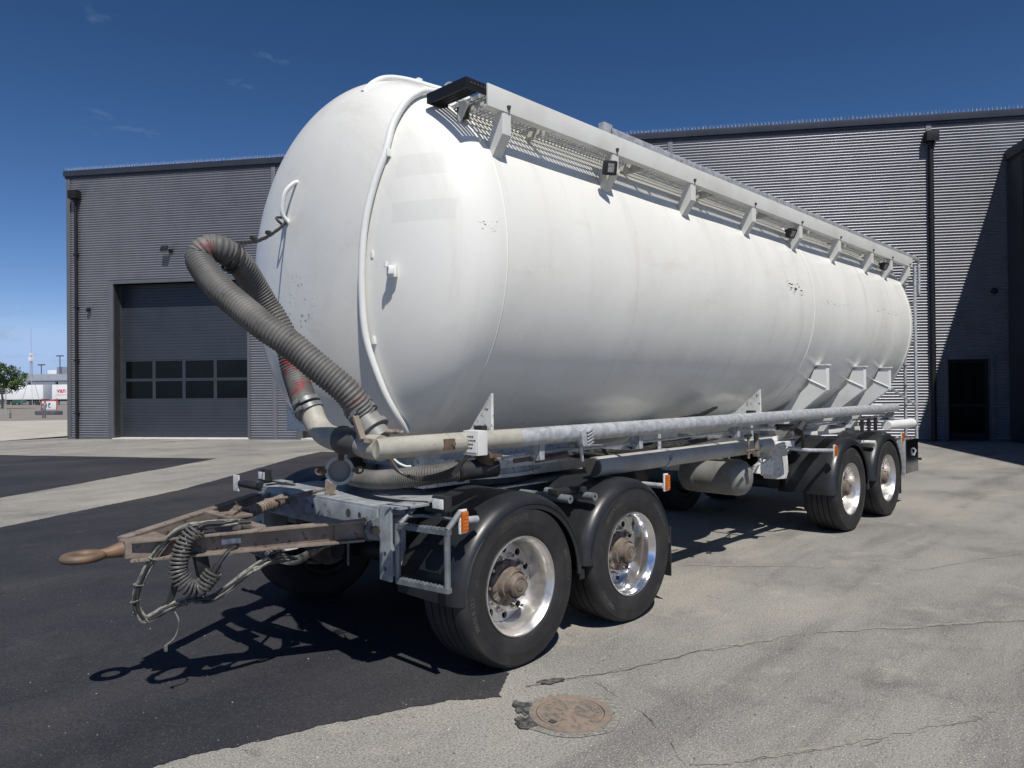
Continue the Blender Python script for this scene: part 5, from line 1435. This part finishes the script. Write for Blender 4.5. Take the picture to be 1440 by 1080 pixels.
def rim_mesh():
    w = MB()
    w.lathe([(0.018, 0.300), (0.004, 0.3015), (-0.003, 0.300), (-0.004, 0.294), (0.0, 0.289), (0.012, 0.285), (0.030, 0.273), (0.050, 0.265), (0.110, 0.257), (0.150, 0.249), (0.170, 0.240)], (0, 0, 0), 'y', 72)
    w.cur = 1
    w.lathe([(0.170, 0.240), (0.34, 0.262), (0.345, 0.292)], (0, 0, 0), 'y', 72)
    w.cur = 0
    disc = MB(); disc.lathe([(0.160, 0.2415), (0.152, 0.225), (0.152, 0.128), (0.166, 0.128), (0.176, 0.225), (0.180, 0.2415)], (0, 0, 0), 'y', 72, True)
    do = disc.build('d', M['alu'], None, 0)
    cut = MB()
    for x, z in bolt_circle(0.204, 10, 0.314): cut.tube([(x, 0.10, z), (x, 0.22, z)], 0.023, 18)
    co = cut.build('c', M['alu'], None, 0)
    md = do.modifiers.new('b', 'BOOLEAN'); md.object = co; md.operation = 'DIFFERENCE'; md.solver = 'EXACT'
    bpy.context.view_layer.update()
    me = bpy.data.meshes.new_from_object(do.evaluated_get(bpy.context.evaluated_depsgraph_get()))
    w.add([v.co[:] for v in me.vertices], [list(p.vertices) for p in me.polygons])
    bpy.data.objects.remove(do); bpy.data.objects.remove(co); bpy.data.meshes.remove(me)
    return w
def make_wheel():
    r = bpy.data.objects.new('wheel', None); COL.objects.link(r); r.empty_display_size = 0.2
    tyre_mesh().build('tyre', M['rubber'], r, 50)
    for body, sz, rad, an in (('HYBRID HT3', 0.042, 0.418, -1.25), ('385/55 R 22.5', 0.038, 0.418, 0.15), ('HYBRID HT3', 0.042, 0.418, 1.75), ('385/55 R 22.5', 0.038, 0.418, 3.35)):
        v, f = arc_text(body, sz, rad, an); t = MB(); t.add(v, f); t.build('tyre_lettering', M['rubber_text'], r, 0)
    rim_mesh().build('rim', [M['alu'], M['black_steel']], r, 35)
    h = MB(); h.lathe([(0.150, 0.140), (0.125, 0.138), (0.118, 0.120), (0.112, 0.102), (0.075, 0.095), (0.070, 0.084), (0.040, 0.082)], (0, 0, 0), 'y', 40)
    for x, z in bolt_circle(0.122, 10, 0.1): h.obox((x, 0.125, z), (0.036, 0.03, 0.036), (x, 0, z), (0, 1, 0), 0.006)
    h.build('hub', M['hub'], r, 35)
    h = MB(); h.lathe([(0.060, 0.0835), (0.058, 0.075), (0.022, 0.070), (0.018, 0.064), (0.012, 0.060), (0.010, 0.046), (0.014, 0.044), (0.014, 0.034), (0.010, 0.032), (0.010, 0.0005)], (0, 0, 0), 'y', 40)
    h.build('hub_cap', M['hub'], r, 35)
    for x, z in bolt_circle(0.1675, 10, 0.0):
        n_ = MB(); n_.tube([(x, 0.152, z), (x, 0.128, z)], 0.017, 6); n_.tube([(x, 0.153, z), (x, 0.148, z)], 0.023, 16); n_.tube([(x, 0.128, z), (x, 0.104, z)], [0.011, 0.010], 10)
        n_.build('wheel_nut', M['chrome'], r, 30)
    return r
proto = make_wheel()
first = True
for s in (-1, 1):
    for i, x in enumerate(AX):
        wh = proto if first else copy_tree(proto)
        first = False
        wh.parent = T
        wh.location = (x, s * 1.25, 0.485)
        wh.rotation_euler = (0, 0, 0 if s < 0 else PI)
        if i == 1 and s < 0:
            for ch in wh.children:
                if ch.name.startswith('rim'):
                    ch.data = ch.data.copy(); ch.data.materials[0] = M['alu_polished']; ch['label'] = 'brightly polished rim'
# give each near wheel its own rotation so the lettering and nuts do not repeat
for i, o in enumerate([o for o in T.children if o.name.startswith('wheel') and len(o.children) > 5]):
    for ch in o.children:
        if not ch.name.startswith('tyre.') and ch.name != 'tyre':
            ch.rotation_euler = (0, (0.0, 1.13, 2.4, 0.6, 1.9, 2.9, 0.3, 1.5)[i], 0)
